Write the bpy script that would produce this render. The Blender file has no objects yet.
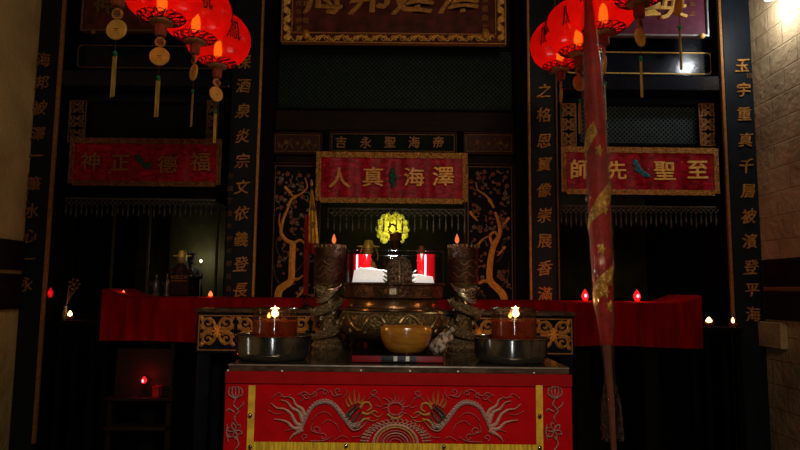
import bpy, bmesh, math, random
from mathutils import Vector, Matrix
random.seed(7)
PI = math.pi
scn = bpy.context.scene
COL = scn.collection

# ------------------------------------------------------------------ camera
F = 620.0
PITCH = math.radians(6.0)
ROLL = math.radians(0.62)
EYE = Vector((0, 0, 1.40))
CM = Matrix.Rotation(PI/2 + PITCH, 3, 'X') @ Matrix.Rotation(ROLL, 3, 'Z')
cd = bpy.data.cameras.new('camera')
cam = bpy.data.objects.new('camera', cd)
COL.objects.link(cam)
cd.sensor_width = 36.0
cd.lens = 36.0 * F / 800.0
cam.matrix_world = Matrix.Translation(EYE) @ CM.to_4x4()
scn.camera = cam
scn.view_settings.view_transform = 'Standard'
scn.view_settings.look = 'None'
scn.view_settings.exposure = 0.0

def ray(u, v):
    return CM @ Vector(((u-400)/F, (225-v)/F, -1.0))
def at(u, v, Y):            # the point at depth Y that shows at (u, v)
    d = ray(u, v); return EYE + d * (Y / d.y)
def at_x(u, v, X):
    d = ray(u, v); return EYE + d * (X / d.x)
def S(u, v, Y):             # metres per pixel there
    return (at(u+1, v, Y) - at(u-1, v, Y)).length / 2
def rect(x0, y0, x1, y1, Y):
    cx, cy = (x0+x1)/2, (y0+y1)/2
    return at(x0, cy, Y).x, at(x1, cy, Y).x, at(cx, y1, Y).z, at(cx, y0, Y).z

# ------------------------------------------------------------------ materials
M = {}
def nodes(name):
    m = bpy.data.materials.new(name); m.use_nodes = True
    nt = m.node_tree
    return m, nt, nt.nodes['Principled BSDF']
def mat(name, c, rough=.5, metal=0., c2=None, scale=20., bump=0., bscale=None, emit=None, estr=0., detail=4., spec=.18, lo=.35, hi=.65, sheen=0., coat=0., stretch=None):
    m, nt, b = nodes(name)
    b.inputs['Base Color'].default_value = (*c, 1)
    b.inputs['Roughness'].default_value = rough
    b.inputs['Metallic'].default_value = metal
    b.inputs['Specular IOR Level'].default_value = spec
    b.inputs['Sheen Weight'].default_value = sheen
    b.inputs['Coat Weight'].default_value = coat
    tc = nt.nodes.new('ShaderNodeTexCoord')
    src = tc.outputs['Object']
    if stretch:
        mp = nt.nodes.new('ShaderNodeMapping'); mp.inputs['Scale'].default_value = stretch
        nt.links.new(src, mp.inputs['Vector']); src = mp.outputs['Vector']
    n = nt.nodes.new('ShaderNodeTexNoise'); n.inputs['Scale'].default_value = scale; n.inputs['Detail'].default_value = detail
    nt.links.new(src, n.inputs['Vector'])
    if c2 is None: c2 = tuple(x*.7 for x in c)
    r = nt.nodes.new('ShaderNodeValToRGB')
    r.color_ramp.elements[0].position = lo; r.color_ramp.elements[0].color = (*c2, 1)
    r.color_ramp.elements[1].position = hi; r.color_ramp.elements[1].color = (*c, 1)
    nt.links.new(n.outputs['Fac'], r.inputs['Fac'])
    nt.links.new(r.outputs['Color'], b.inputs['Base Color'])
    if bump:
        n2 = nt.nodes.new('ShaderNodeTexNoise'); n2.inputs['Scale'].default_value = bscale or scale; n2.inputs['Detail'].default_value = 3
        nt.links.new(src, n2.inputs['Vector'])
        bp = nt.nodes.new('ShaderNodeBump'); bp.inputs['Strength'].default_value = bump; bp.inputs['Distance'].default_value = .02
        nt.links.new(n2.outputs['Fac'], bp.inputs['Height']); nt.links.new(bp.outputs['Normal'], b.inputs['Normal'])
    if emit:
        b.inputs['Emission Color'].default_value = (*emit, 1); b.inputs['Emission Strength'].default_value = estr
    M[name] = m
    return m
def clear(name, tint=(.9,.9,.9), gl=.9, rough=.03, fres=1.45, bump=0., bscale=40):
    m, nt, b = nodes(name); nt.nodes.remove(b)
    out = nt.nodes['Material Output']
    t = nt.nodes.new('ShaderNodeBsdfTransparent'); t.inputs['Color'].default_value = (*tint, 1)
    g = nt.nodes.new('ShaderNodeBsdfGlossy'); g.inputs['Color'].default_value = (gl, gl, gl, 1); g.inputs['Roughness'].default_value = rough
    f = nt.nodes.new('ShaderNodeLayerWeight'); f.inputs['Blend'].default_value = .5
    pw = nt.nodes.new('ShaderNodeMath'); pw.operation = 'POWER'; pw.inputs[1].default_value = 3.5
    ma = nt.nodes.new('ShaderNodeMath'); ma.operation = 'MULTIPLY_ADD'; ma.inputs[1].default_value = (fres-1)*.9; ma.inputs[2].default_value = (fres-1)*.09
    nt.links.new(f.outputs['Facing'], pw.inputs[0]); nt.links.new(pw.outputs[0], ma.inputs[0])
    mx = nt.nodes.new('ShaderNodeMixShader')
    nt.links.new(ma.outputs[0], mx.inputs[0]); nt.links.new(t.outputs[0], mx.inputs[1]); nt.links.new(g.outputs[0], mx.inputs[2])
    if bump:
        n2 = nt.nodes.new('ShaderNodeTexNoise'); n2.inputs['Scale'].default_value = bscale
        bp = nt.nodes.new('ShaderNodeBump'); bp.inputs['Strength'].default_value = bump; bp.inputs['Distance'].default_value = .02
        nt.links.new(n2.outputs['Fac'], bp.inputs['Height'])
        nt.links.new(bp.outputs['Normal'], g.inputs['Normal']); nt.links.new(bp.outputs['Normal'], f.inputs['Normal'])
    nt.links.new(mx.outputs[0], out.inputs['Surface'])
    M[name] = m
def emis(name, c, s):
    m, nt, b = nodes(name); nt.nodes.remove(b)
    e = nt.nodes.new('ShaderNodeEmission'); e.inputs['Color'].default_value = (*c, 1); e.inputs['Strength'].default_value = s
    nt.links.new(e.outputs[0], nt.nodes['Material Output'].inputs['Surface'])
    M[name] = m

mat('black_lacquer', (.008,.011,.019), .16, c2=(.005,.007,.012), scale=9, bump=.03, bscale=30, spec=.32)  # the wall lamp's blue cast is tinted into this black
mat('dull_black', (.006,.005,.005), .8, spec=.06)
mat('couplet_black', (.010,.015,.020), .42, c2=(.007,.010,.013), scale=12, spec=.2)  # bluish too, with the lamp's cool light in the tone
mat('dark_wood', (.017,.008,.005), .6, c2=(.009,.005,.003), scale=8, stretch=(1,1,8), spec=.12)
mat('red_brown_wood', (.05,.012,.008), .5, c2=(.03,.008,.006), scale=10)
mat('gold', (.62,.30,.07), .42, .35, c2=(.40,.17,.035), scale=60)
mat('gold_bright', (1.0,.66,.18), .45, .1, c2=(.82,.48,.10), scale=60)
mat('gold_mid', (.40,.17,.045), .5, .25, c2=(.24,.10,.03), scale=70)  # darker gilt; on boards, edges and banners it stands in for dimmer light
mat('gold_dim', (.20,.10,.035), .5, .2, c2=(.10,.05,.02), scale=50)  # darkest gilt; also puts the dim bay's shade into its gilding
mat('tree_gold', (.95,.42,.07), .6, 0, c2=(.72,.28,.04), scale=50)
mat('blossom_red', (.40,.13,.06), .6, c2=(.10,.03,.02), scale=90)
mat('blossom_grey', (.36,.27,.17), .6, c2=(.07,.05,.04), scale=90)
mat('panel_green', (.005,.010,.006), .6, c2=(.003,.006,.004), scale=14, spec=.08)
mat('panel_dark', (.008,.006,.005), .6, c2=(.005,.004,.003), scale=14, spec=.08)
mat('cloth_red', (.50,.004,.008), .8, c2=(.40,.003,.006), scale=14, bump=.2, bscale=260, spec=.05)
mat('cloth_red_dark', (.34,.003,.005), .85, c2=(.28,.002,.004), scale=12, bump=.2, bscale=200)
mat('altar_cloth', (.27,.002,.004), .9, c2=(.14,.0015,.0025), scale=5, stretch=(5,5,.6), bump=.15, bscale=30, spec=.04)  # red darkened to stand in for the weaker light at the altar
mat('satin_red', (.46,.004,.022), .42, c2=(.20,.002,.010), scale=14, detail=3, bump=.35, bscale=14, lo=.36, hi=.64, stretch=(1.3,1,2.2), spec=.22)
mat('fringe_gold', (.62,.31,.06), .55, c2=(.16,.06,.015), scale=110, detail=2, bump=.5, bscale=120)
mat('fringe_dark', (.26,.10,.03), .7, c2=(.06,.02,.01), scale=110, detail=2)  # shaded copy of the gold fringe, for the banner in the dim bay
mat('yellow_cloth', (.85,.60,.04), .6, c2=(.45,.28,.02), scale=24, stretch=(7,1,.5), bump=.3, bscale=40)
mat('yellow_ribbon', (.80,.54,.04), .6, c2=(.55,.34,.03), scale=26)
mat('thread_pale', (.55,.34,.27), .6, c2=(.36,.18,.14), scale=160)
mat('thread_silver', (.45,.34,.32), .55, c2=(.26,.14,.13), scale=160)
mat('thread_pink', (.50,.16,.16), .6, c2=(.38,.09,.10), scale=160)
mat('thread_gold', (.55,.33,.08), .5, c2=(.36,.18,.04), scale=160)
mat('thread_green', (.06,.09,.07), .6, c2=(.025,.03,.035), scale=120)
mat('thread_rust', (.50,.17,.05), .6, c2=(.35,.09,.03), scale=120)
mat('leaf_green', (.012,.11,.05), .4, c2=(.006,.05,.025), scale=40)
mat('leaf_teal', (.03,.25,.30), .4, c2=(.015,.12,.16), scale=40)
mat('bronze', (.17,.12,.055), .38, .75, c2=(.07,.05,.025), scale=70, bump=.7, bscale=85, detail=6)
mat('bronze_smooth', (.15,.085,.04), .25, .8, c2=(.09,.05,.025), scale=20, bump=.1, bscale=30)
mat('bronze_relief', (.30,.24,.13), .35, .75, c2=(.15,.11,.05), scale=90)
mat('dragon_metal', (.42,.33,.19), .28, .75, c2=(.08,.055,.03), scale=110, bump=1.0, bscale=150)
mat('dragon_pale', (.62,.55,.42), .28, .75, c2=(.2,.16,.11), scale=120)
mat('drum_brown', (.045,.018,.009), .35, .35, c2=(.02,.009,.005), scale=30, bump=.4, bscale=50)
mat('steel', (.40,.38,.34), .13, .95, c2=(.28,.26,.22), scale=30)
mat('edge_metal', (.10,.06,.035), .5, .2, c2=(.03,.018,.012), scale=45, stretch=(.4,1,1))
mat('edge_bright', (.55,.48,.38), .3, .7, scale=30)
mat('table_glass', (.03,.028,.025), .1, 0, scale=8)
mat('tray_black', (.010,.006,.006), .2, 0, scale=8)
mat('tray_red', (.20,.006,.008), .2, 0, scale=20)
mat('bowl_amber', (.36,.165,.022), .2, 0, c2=(.25,.10,.013), scale=14, stretch=(1,1,4), coat=.6, bump=.12, bscale=35, spec=.5)
mat('bag_pale', (.34,.27,.22), .6, c2=(.03,.02,.02), scale=38, lo=.40, hi=.52, bump=.4, bscale=20)
mat('porcelain', (.75,.72,.68), .15)
mat('ash_white_lit', (.85,.83,.80), .9, c2=(.72,.70,.68), scale=60, bump=.3, bscale=60, emit=(1,.95,.92), estr=.55)  # light falling on the ash is partly put in as emission
mat('oil_red_lit', (.17,.022,.010), .15, 0, c2=(.05,.008,.005), scale=45, coat=.6, detail=6, emit=(.9,.12,.02), estr=.03, spec=.5)  # faint emission puts the flame's light into the oil and wax
mat('plastic_green', (.01,.22,.06), .4)
mat('disc_gold', (.66,.36,.06), .45, .1, c2=(.52,.26,.04), scale=40)
mat('tag_orange', (.52,.22,.06), .5, c2=(.34,.12,.04), scale=70)
mat('ink', (.10,.03,.015), .6)
mat('lantern_ink', (.05,.007,.005), .6, c2=(.025,.005,.004), scale=60)
mat('fringe_red', (.30,.07,.03), .7, c2=(.16,.03,.015), scale=60, stretch=(6,6,.5))
mat('ribbon_strip', (.42,.26,.05), .55, c2=(.26,.14,.03), scale=60, stretch=(1,1,.3))
mat('ribbon_white', (.62,.56,.48), .5, c2=(.42,.36,.28), scale=60)
mat('sign_purple', (.13,.028,.050), .5, c2=(.09,.018,.035), scale=20)
mat('sign_maroon', (.14,.028,.016), .45, c2=(.05,.012,.009), scale=12)
mat('sign_silver', (.5,.48,.45), .3, .6)
mat('flag_yellow', (.62,.34,.03), .7, c2=(.30,.14,.012), scale=26)
mat('flag_red', (.20,.006,.006), .8)
mat('joss_red', (.40,.012,.010), .5, c2=(.22,.006,.006), scale=22)
mat('joss_gold', (.60,.34,.05), .4, .3, c2=(.28,.13,.02), scale=60, bump=.4)
mat('bamboo', (.16,.05,.03), .6)
mat('robe_dark', (.05,.016,.012), .5, c2=(.02,.008,.006), scale=30, bump=.3)
mat('statue_brown', (.10,.055,.028), .45, .2, c2=(.05,.028,.014), scale=40)
mat('statue_face', (.40,.22,.12), .5)
mat('statue_gold', (.68,.45,.12), .4, .3)
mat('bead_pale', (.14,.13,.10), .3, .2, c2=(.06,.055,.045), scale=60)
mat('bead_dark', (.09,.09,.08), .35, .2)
mat('floor_tile', (.03,.024,.02), .5, c2=(.02,.016,.013), scale=5)
mat('ceiling_wood', (.012,.009,.007), .7, c2=(.008,.006,.005), scale=6)
mat('shrine_olive', (.055,.050,.022), .7, c2=(.035,.032,.014), scale=10)
mat('pewter', (.22,.20,.17), .35, .6)
mat('candle_red', (.4,.01,.01), .35)
clear('glass', (.90,.80,.70), .9, .04, 1.6)
clear('acrylic', (.96,.97,.96), .35, .03, 1.25)
clear('glass_edge', (.60,.62,.58), .95, .12, 2.0)
clear('cling_film', (.92,.88,.84), .8, .10, 1.45, bump=.9, bscale=28)
emis('flame', (1,.42,.12), 4.0)
emis('flame_core', (1,.66,.28), 9.0)
emis('bulb_orange', (1,.16,.04), 2.2)
emis('bulb_red', (1,.010,.014), 1.5)
emis('bulb_red_core', (1,.14,.16), 6.0)
emis('bulb_white', (.92,.96,1), 16.0)
emis('bulb_warm', (1,.92,.55), 7.0)
emis('lantern_lamp', (1,.36,.03), 5.0)
emis('rod_pink', (1,.33,.42), 9.0)
def tube_red():
    m, nt, b = nodes('lamp_red')
    b.inputs['Base Color'].default_value = (.3,.002,.004,1); b.inputs['Roughness'].default_value = .15
    lw = nt.nodes.new('ShaderNodeLayerWeight'); lw.inputs['Blend'].default_value = .35
    r = nt.nodes.new('ShaderNodeValToRGB')
    r.color_ramp.elements[0].position = 0; r.color_ramp.elements[0].color = (.95,.006,.015,1)
    r.color_ramp.elements[1].position = .75; r.color_ramp.elements[1].color = (.16,.001,.003,1)
    nt.links.new(lw.outputs['Facing'], r.inputs['Fac']); nt.links.new(r.outputs['Color'], b.inputs['Emission Color'])
    b.inputs['Emission Strength'].default_value = .5
    M['lamp_red'] = m
tube_red()

def plaster(name, c, c2, brick):
    m, nt, b = nodes(name)
    b.inputs['Roughness'].default_value = .9; b.inputs['Specular IOR Level'].default_value = .15
    tc = nt.nodes.new('ShaderNodeTexCoord')
    sw = nt.nodes.new('ShaderNodeMapping'); sw.inputs['Rotation'].default_value = (0, 0, 0)
    sp = nt.nodes.new('ShaderNodeSeparateXYZ'); cb = nt.nodes.new('ShaderNodeCombineXYZ')
    nt.links.new(tc.outputs['Object'], sp.inputs[0])
    nt.links.new(sp.outputs[1], cb.inputs[0]); nt.links.new(sp.outputs[2], cb.inputs[1])
    n = nt.nodes.new('ShaderNodeTexNoise'); n.inputs['Scale'].default_value = 3.2; n.inputs['Detail'].default_value = 8
    nt.links.new(tc.outputs['Object'], n.inputs['Vector'])
    r = nt.nodes.new('ShaderNodeValToRGB')
    r.color_ramp.elements[0].position = .3; r.color_ramp.elements[0].color = (*c2, 1)
    r.color_ramp.elements[1].position = .62; r.color_ramp.elements[1].color = (*c, 1)
    nt.links.new(n.outputs['Fac'], r.inputs['Fac'])
    col = r.outputs['Color']
    bp = nt.nodes.new('ShaderNodeBump'); bp.inputs['Strength'].default_value = .55; bp.inputs['Distance'].default_value = .02
    n2 = nt.nodes.new('ShaderNodeTexNoise'); n2.inputs['Scale'].default_value = 22; n2.inputs['Detail'].default_value = 6
    nt.links.new(tc.outputs['Object'], n2.inputs['Vector'])
    h = n2.outputs['Fac']
    if brick:
        k = nt.nodes.new('ShaderNodeTexBrick')
        k.inputs['Scale'].default_value = 1.0; k.inputs['Brick Width'].default_value = .30; k.inputs['Row Height'].default_value = .16
        k.inputs['Mortar Size'].default_value = .006; k.inputs['Mortar Smooth'].default_value = .6
        k.inputs['Color1'].default_value = (1,1,1,1); k.inputs['Color2'].default_value = (.82,.82,.82,1); k.inputs['Mortar'].default_value = (.42,.40,.38,1)
        nt.links.new(cb.outputs[0], k.inputs['Vector'])
        mx = nt.nodes.new('ShaderNodeMix'); mx.data_type = 'RGBA'; mx.blend_type = 'MULTIPLY'; mx.inputs[0].default_value = .30
        nt.links.new(col, mx.inputs[6]); nt.links.new(k.outputs['Color'], mx.inputs[7]); col = mx.outputs[2]
        ad = nt.nodes.new('ShaderNodeMath'); ad.operation = 'SUBTRACT'
        nt.links.new(h, ad.inputs[0]); nt.links.new(k.outputs['Fac'], ad.inputs[1]); h = ad.outputs[0]
    nt.links.new(h, bp.inputs['Height']); nt.links.new(bp.outputs['Normal'], b.inputs['Normal'])
    nt.links.new(col, b.inputs['Base Color'])
    M[name] = m
plaster('plaster_ochre', (.60,.45,.18), (.40,.29,.11), False)
plaster('brick_white', (.50,.35,.18), (.28,.19,.09), True)

def lantern_skin():
    m, nt, b = nodes('lantern_skin'); nt.nodes.remove(b)
    out = nt.nodes['Material Output']
    L = nt.links
    tl = nt.nodes.new('ShaderNodeBsdfTranslucent'); tl.inputs['Color'].default_value = (.90,.012,.008,1)
    df = nt.nodes.new('ShaderNodeBsdfDiffuse'); df.inputs['Color'].default_value = (.62,.010,.012,1)
    tr = nt.nodes.new('ShaderNodeBsdfTransparent'); tr.inputs['Color'].default_value = (1,.35,.16,1)
    gl = nt.nodes.new('ShaderNodeBsdfGlossy'); gl.inputs['Roughness'].default_value = .18
    a = nt.nodes.new('ShaderNodeMixShader'); a.inputs[0].default_value = .42
    L.new(tl.outputs[0], a.inputs[1]); L.new(df.outputs[0], a.inputs[2])
    c = nt.nodes.new('ShaderNodeMixShader'); c.inputs[0].default_value = .22
    L.new(a.outputs[0], c.inputs[1]); L.new(tr.outputs[0], c.inputs[2])
    d = nt.nodes.new('ShaderNodeMixShader'); d.inputs[0].default_value = .025
    L.new(c.outputs[0], d.inputs[1]); L.new(gl.outputs[0], d.inputs[2])
    L.new(d.outputs[0], out.inputs['Surface'])
    M['lantern_skin'] = m
lantern_skin()
def halo_mat():  # lamplight on the gilding, put in as patterned emission
    m, nt, b = nodes('halo_gold_lit')
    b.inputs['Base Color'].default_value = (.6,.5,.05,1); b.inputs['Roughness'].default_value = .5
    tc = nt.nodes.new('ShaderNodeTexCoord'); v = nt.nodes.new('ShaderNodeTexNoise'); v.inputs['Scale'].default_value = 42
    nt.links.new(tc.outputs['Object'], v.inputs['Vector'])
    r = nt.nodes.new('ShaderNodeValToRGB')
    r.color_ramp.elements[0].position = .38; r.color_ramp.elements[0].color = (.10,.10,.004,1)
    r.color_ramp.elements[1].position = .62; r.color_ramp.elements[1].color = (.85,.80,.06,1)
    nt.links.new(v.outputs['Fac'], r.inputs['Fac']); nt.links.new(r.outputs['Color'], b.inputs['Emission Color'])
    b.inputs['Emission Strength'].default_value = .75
    M['halo_gold_lit'] = m
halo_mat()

# ------------------------------------------------------------------ mesh building
_txt = {}
def glyph_data(ch, off, wq=1.0):
    k = (ch, off, wq)
    if k not in _txt:
        c = bpy.data.curves.new('g', 'FONT'); c.body = ch; c.extrude = .03; c.resolution_u = 3
        o = bpy.data.objects.new('g', c); COL.objects.link(o)
        dg = bpy.context.evaluated_depsgraph_get()
        me = bpy.data.meshes.new_from_object(o.evaluated_get(dg))
        vs = [v.co.copy() for v in me.vertices]; fs = [tuple(p.vertices) for p in me.polygons]
        bpy.data.objects.remove(o); bpy.data.curves.remove(c); bpy.data.meshes.remove(me)
        x0, x1 = min(v.x for v in vs), max(v.x for v in vs); y0, y1 = min(v.y for v in vs), max(v.y for v in vs)
        vs = [Vector((v.x-(x0+x1)/2, v.y-(y0+y1)/2, v.z)) for v in vs]
        ph = (ord(ch) % 17)*.37; out, of = [], []
        for dx, dy in ((-off, -off*.3), (off, off*.3), (0, off*.7), (off*.5, -off*.7)):
            b0 = len(out)
            for v in vs:
                x, y = v.x+dx, v.y+dy
                out.append(Vector((x+wq*(.035*math.sin(5*y+ph)+.02*math.sin(11*y+ph*2)), y+wq*(.07*x+.03*math.sin(6*x+ph)+.015*math.sin(13*x)), v.z+.014*(b0//len(vs)))))
            of += [tuple(i+b0 for i in f) for f in fs]
        _txt[k] = (out, of)
    return _txt[k]

def smooth(pts, n=6):
    if len(pts) < 3: return [Vector(p) for p in pts]
    P = [Vector(p) for p in pts]; P = [P[0]*2-P[1]] + P + [P[-1]*2-P[-2]]
    out = []
    for i in range(1, len(P)-2):
        a, b, c, d = P[i-1:i+3]
        for k in range(n):
            t = k/n
            out.append(.5*((2*b)+(c-a)*t+(2*a-5*b+4*c-d)*t*t+(3*b-a-3*c+d)*t**3))
    out.append(P[-2]); return out

class MB:
    def __init__(s): s.v = []; s.f = []
    def add(s, vs, fs):
        b = len(s.v); s.v += [Vector(v) for v in vs]; s.f += [tuple(i+b for i in f) for f in fs]; return s
    def box(s, x0, x1, y0, y1, z0, z1, ch=0.0):
        if x1 < x0: x0, x1 = x1, x0
        if y1 < y0: y0, y1 = y1, y0
        if z1 < z0: z0, z1 = z1, z0
        c = min(ch, (x1-x0)*.4, (z1-z0)*.4)
        if c <= 0:
            return s.add([(x0,y0,z0),(x1,y0,z0),(x1,y1,z0),(x0,y1,z0),(x0,y0,z1),(x1,y0,z1),(x1,y1,z1),(x0,y1,z1)],
                         [(0,3,2,1),(4,5,6,7),(0,1,5,4),(1,2,6,5),(2,3,7,6),(3,0,4,7)])
        prof = [(x0+c,z0),(x1-c,z0),(x1,z0+c),(x1,z1-c),(x1-c,z1),(x0+c,z1),(x0,z1-c),(x0,z0+c)]
        return s.prism(prof, y0, y1, c)
    def prism(s, prof, y0, y1, c=0.0):      # polygon in XZ run along Y, front edge softened
        n = len(prof); mx = sum(p[0] for p in prof)/n; mz = sum(p[1] for p in prof)/n
        w = max(abs(p[0]-mx) for p in prof) or 1; h = max(abs(p[1]-mz) for p in prof) or 1
        fr = [((p[0]-mx)*(1-c/w)+mx, y0, (p[1]-mz)*(1-c/h)+mz) for p in prof]
        md = [(p[0], y0+c, p[1]) for p in prof]; bk = [(p[0], y1, p[1]) for p in prof]
        fs = [tuple(range(n)), tuple(reversed(range(2*n, 3*n)))]
        for i in range(n):
            j = (i+1) % n
            fs += [(i, n+i, n+j, j), (n+i, 2*n+i, 2*n+j, n+j)]
        return s.add(fr+md+bk, fs)
    def pbox(s, x0, y0, x1, y1, Y0, Y1, ch=0.0):
        a, b, c, d = rect(x0, y0, x1, y1, Y0); return s.box(a, b, Y0, Y1, c, d, ch)
    def frame(s, x0, y0, x1, y1, w, Y0, Y1, ch=0.003):
        X0, X1, Z0, Z1 = rect(x0, y0, x1, y1, Y0); q = w*S((x0+x1)/2, (y0+y1)/2, Y0)
        return s.wframe(X0, X1, Z0, Z1, q, Y0, Y1, ch)
    def wframe(s, X0, X1, Z0, Z1, q, Y0, Y1, ch=0.003):
        s.box(X0, X1, Y0, Y1, Z1-q, Z1, ch); s.box(X0, X1, Y0, Y1, Z0, Z0+q, ch)
        s.box(X0, X0+q, Y0, Y1, Z0+q, Z1-q, ch); s.box(X1-q, X1, Y0, Y1, Z0+q, Z1-q, ch); return s
    def tube(s, pts, r, n=8, cap=True):
        pts = [Vector(p) for p in pts]; m = len(pts)
        rr = r if isinstance(r, (list, tuple)) else [r]*m
        vs = []; up = Vector((0, 0, 1)); prev = None
        for i, p in enumerate(pts):
            t = (pts[min(i+1, m-1)]-pts[max(i-1, 0)]).normalized()
            if prev is None:
                a = t.orthogonal().normalized()
            else:
                a = (prev - t*prev.dot(t))
                a = a.normalized() if a.length > 1e-6 else t.orthogonal().normalized()
            prev = a; b = t.cross(a)
            for k in range(n):
                th = 2*PI*k/n; vs.append(p + (a*math.cos(th)+b*math.sin(th))*rr[i])
        fs = [(i*n+k, i*n+(k+1) % n, (i+1)*n+(k+1) % n, (i+1)*n+k) for i in range(m-1) for k in range(n)]
        if cap: fs += [tuple(reversed(range(n))), tuple(range((m-1)*n, m*n))]
        return s.add(vs, fs)
    def lathe(s, prof, c, n=32, wob=None):   # prof: (r, z)
        vs = []; m = len(prof)
        for i, (r, z) in enumerate(prof):
            for k in range(n):
                th = 2*PI*k/n; q = r*(wob(th, i) if wob else 1)
                vs.append((c[0]+q*math.cos(th), c[1]+q*math.sin(th), z))
        fs = [(i*n+k, i*n+(k+1) % n, (i+1)*n+(k+1) % n, (i+1)*n+k) for i in range(m-1) for k in range(n)]
        if prof[0][0] > 1e-5: fs.append(tuple(reversed(range(n))))
        if prof[-1][0] > 1e-5: fs.append(tuple(range((m-1)*n, m*n)))
        return s.add(vs, fs)
    def plathe(s, cx, prof, Y, n=32, wob=None):   # prof: (half width px, v px)
        return s.lathe([(max(h, .001)*S(cx, v, Y), at(cx, v, Y).z) for h, v in prof], (at(cx, prof[0][1], Y).x, Y), n, wob)
    def ell(s, c, r, n=16, m=10, rot=None):
        vs = []
        for i in range(m+1):
            la = -PI/2 + PI*i/m
            for k in range(n):
                th = 2*PI*k/n
                p = Vector((r[0]*math.cos(la)*math.cos(th), r[1]*math.cos(la)*math.sin(th), r[2]*math.sin(la)))
                if rot: p = rot @ p
                vs.append(Vector(c)+p)
        return s.add(vs, [(i*n+k, i*n+(k+1) % n, (i+1)*n+(k+1) % n, (i+1)*n+k) for i in range(m) for k in range(n)])
    def stroke(s, pts, w, Y, th=.004, n=5, sm=True, taper=True):   # raised ribbon lying on the plane at depth Y, points and widths in px
        pp = smooth([(p[0], p[1], 0) for p in pts], n) if sm else [Vector((p[0], p[1], 0)) for p in pts]
        m = len(pp); vs = []
        for i, p in enumerate(pp):
            t = (pp[min(i+1, m-1)]-pp[max(i-1, 0)])
            t = t.normalized() if t.length > 1e-9 else Vector((1, 0, 0))
            q = i/(m-1)
            ww = (w[0]+(w[1]-w[0])*q) if isinstance(w, (tuple, list)) else w*(min(1, 4*(1-q)+.25) if taper else 1)
            nx, ny = -t.y*ww/2, t.x*ww/2
            a = at(p.x+nx, p.y+ny, Y); b = at(p.x, p.y, Y); b.y -= th; c = at(p.x-nx, p.y-ny, Y)
            vs += [a, b, c]
        fs = []
        for i in range(m-1):
            k = 3*i; fs += [(k, k+1, k+4, k+3), (k+1, k+2, k+5, k+4)]
        return s.add(vs, fs)
    def spiral(s, cx, cy, r, turns, a0, sgn, w, Y, th=.004):
        N = max(6, int(turns*12)); pts = []
        for i in range(N+1):
            q = i/N; a = a0+sgn*2*PI*turns*q; rr = r*(1-.85*q)
            pts.append((cx+rr*math.cos(a), cy+rr*math.sin(a)))
        return s.stroke(pts, w, Y, th, n=2)
    def disc(s, cx, cy, r, Y, th=.003, n=10, sy=1.0):
        c = at(cx, cy, Y); c.y -= th
        vs = [c]+[at(cx+r*math.cos(2*PI*k/n), cy+r*sy*math.sin(2*PI*k/n), Y) for k in range(n)]
        return s.add(vs, [(0, 1+(k+1) % n, 1+k) for k in range(n)])
    def poly(s, pts, Y, th=.004):
        n = len(pts); a = [at(x, y, Y-th) for x, y in pts]; b = [at(x, y, Y) for x, y in pts]
        return s.add(a+b, [tuple(range(n)), tuple(reversed(range(n, 2*n)))]+[(i, n+i, n+(i+1) % n, (i+1) % n) for i in range(n)])
    def text(s, ch, u, v, size, Y, off=.012, sx=1.0, skew=0.0, wq=.8):
        vs, fs = glyph_data(ch, off, wq); c = at(u, v, Y); k = size*S(u, v, Y)
        return s.add([(c.x+(q.x*sx+q.y*skew)*k, c.y-.002-(q.z+.03)*k*.8, c.z+q.y*k) for q in vs], fs)
    def sheet(s, x0, x1, z0, z1, nx, nz, fy, ft=.004):   # rectangular cloth, fy(px,pz)->y offset
        vs = []
        for j in range(nz+1):
            for i in range(nx+1):
                x = x0+(x1-x0)*i/nx; z = z0+(z1-z0)*j/nz; vs.append((x, fy(i/nx, j/nz), z))
        W = nx+1
        b = len(vs); vs += [(x, y+ft, z) for x, y, z in vs]
        fs = []
        for j in range(nz):
            for i in range(nx):
                k = j*W+i; fs += [(k, k+1, k+W+1, k+W), (b+k, b+k+W, b+k+W+1, b+k+1)]
        for i in range(nx):
            fs += [(i, b+i, b+i+1, i+1), (nz*W+i, nz*W+i+1, b+nz*W+i+1, b+nz*W+i)]
        for j in range(nz):
            fs += [(j*W, (j+1)*W, b+(j+1)*W, b+j*W), (j*W+nx, b+j*W+nx, b+(j+1)*W+nx, (j+1)*W+nx)]
        return s.add(vs, fs)
    def lo(s): return Vector([min(v[i] for v in s.v) for i in range(3)])
    def hi(s): return Vector([max(v[i] for v in s.v) for i in range(3)])

def wloc(o):
    p = Vector(o.location)
    while o.parent: o = o.parent; p = p + Vector(o.location)
    return p
def obj(name, mb, m, parent=None, label=None, flat=False):
    base = wloc(parent) if parent else None
    loc = Vector((0, 0, 0))
    if parent is None:
        a, b = mb.lo(), mb.hi(); loc = Vector(((a.x+b.x)/2, (a.y+b.y)/2, a.z)); base = loc
    me = bpy.data.meshes.new(name)
    me.from_pydata([v-base for v in mb.v], [], mb.f); me.update()
    bm = bmesh.new(); bm.from_mesh(me); bmesh.ops.recalc_face_normals(bm, faces=bm.faces) if not flat else None
    bm.to_mesh(me); bm.free()
    me.materials.append(M[m])
    o = bpy.data.objects.new(name, me); COL.objects.link(o)
    o.location = loc
    if parent: o.parent = parent
    if label: o['label'] = label
    return o
def shade(o):
    for p in o.data.polygons: p.use_smooth = True
    try: o.data.set_sharp_from_angle(angle=math.radians(40))
    except Exception: pass
    return o
def sobj(*a, **k): return shade(obj(*a, **k))
def thing(name, label, cat, loc, group=None):
    o = bpy.data.objects.new(name, None); COL.objects.link(o); o.location = loc; o.empty_display_size = .05
    o['label'] = label; o['category'] = cat
    if group: o['group'] = group
    return o
def tag(o, label, cat, group=None, kind=None):
    o['label'] = label; o['category'] = cat
    if group: o['group'] = group
    if kind: o['kind'] = kind
    return o
def struct(name, mb, m): o = obj(name, mb, m); o['kind'] = 'structure'; return o
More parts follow.
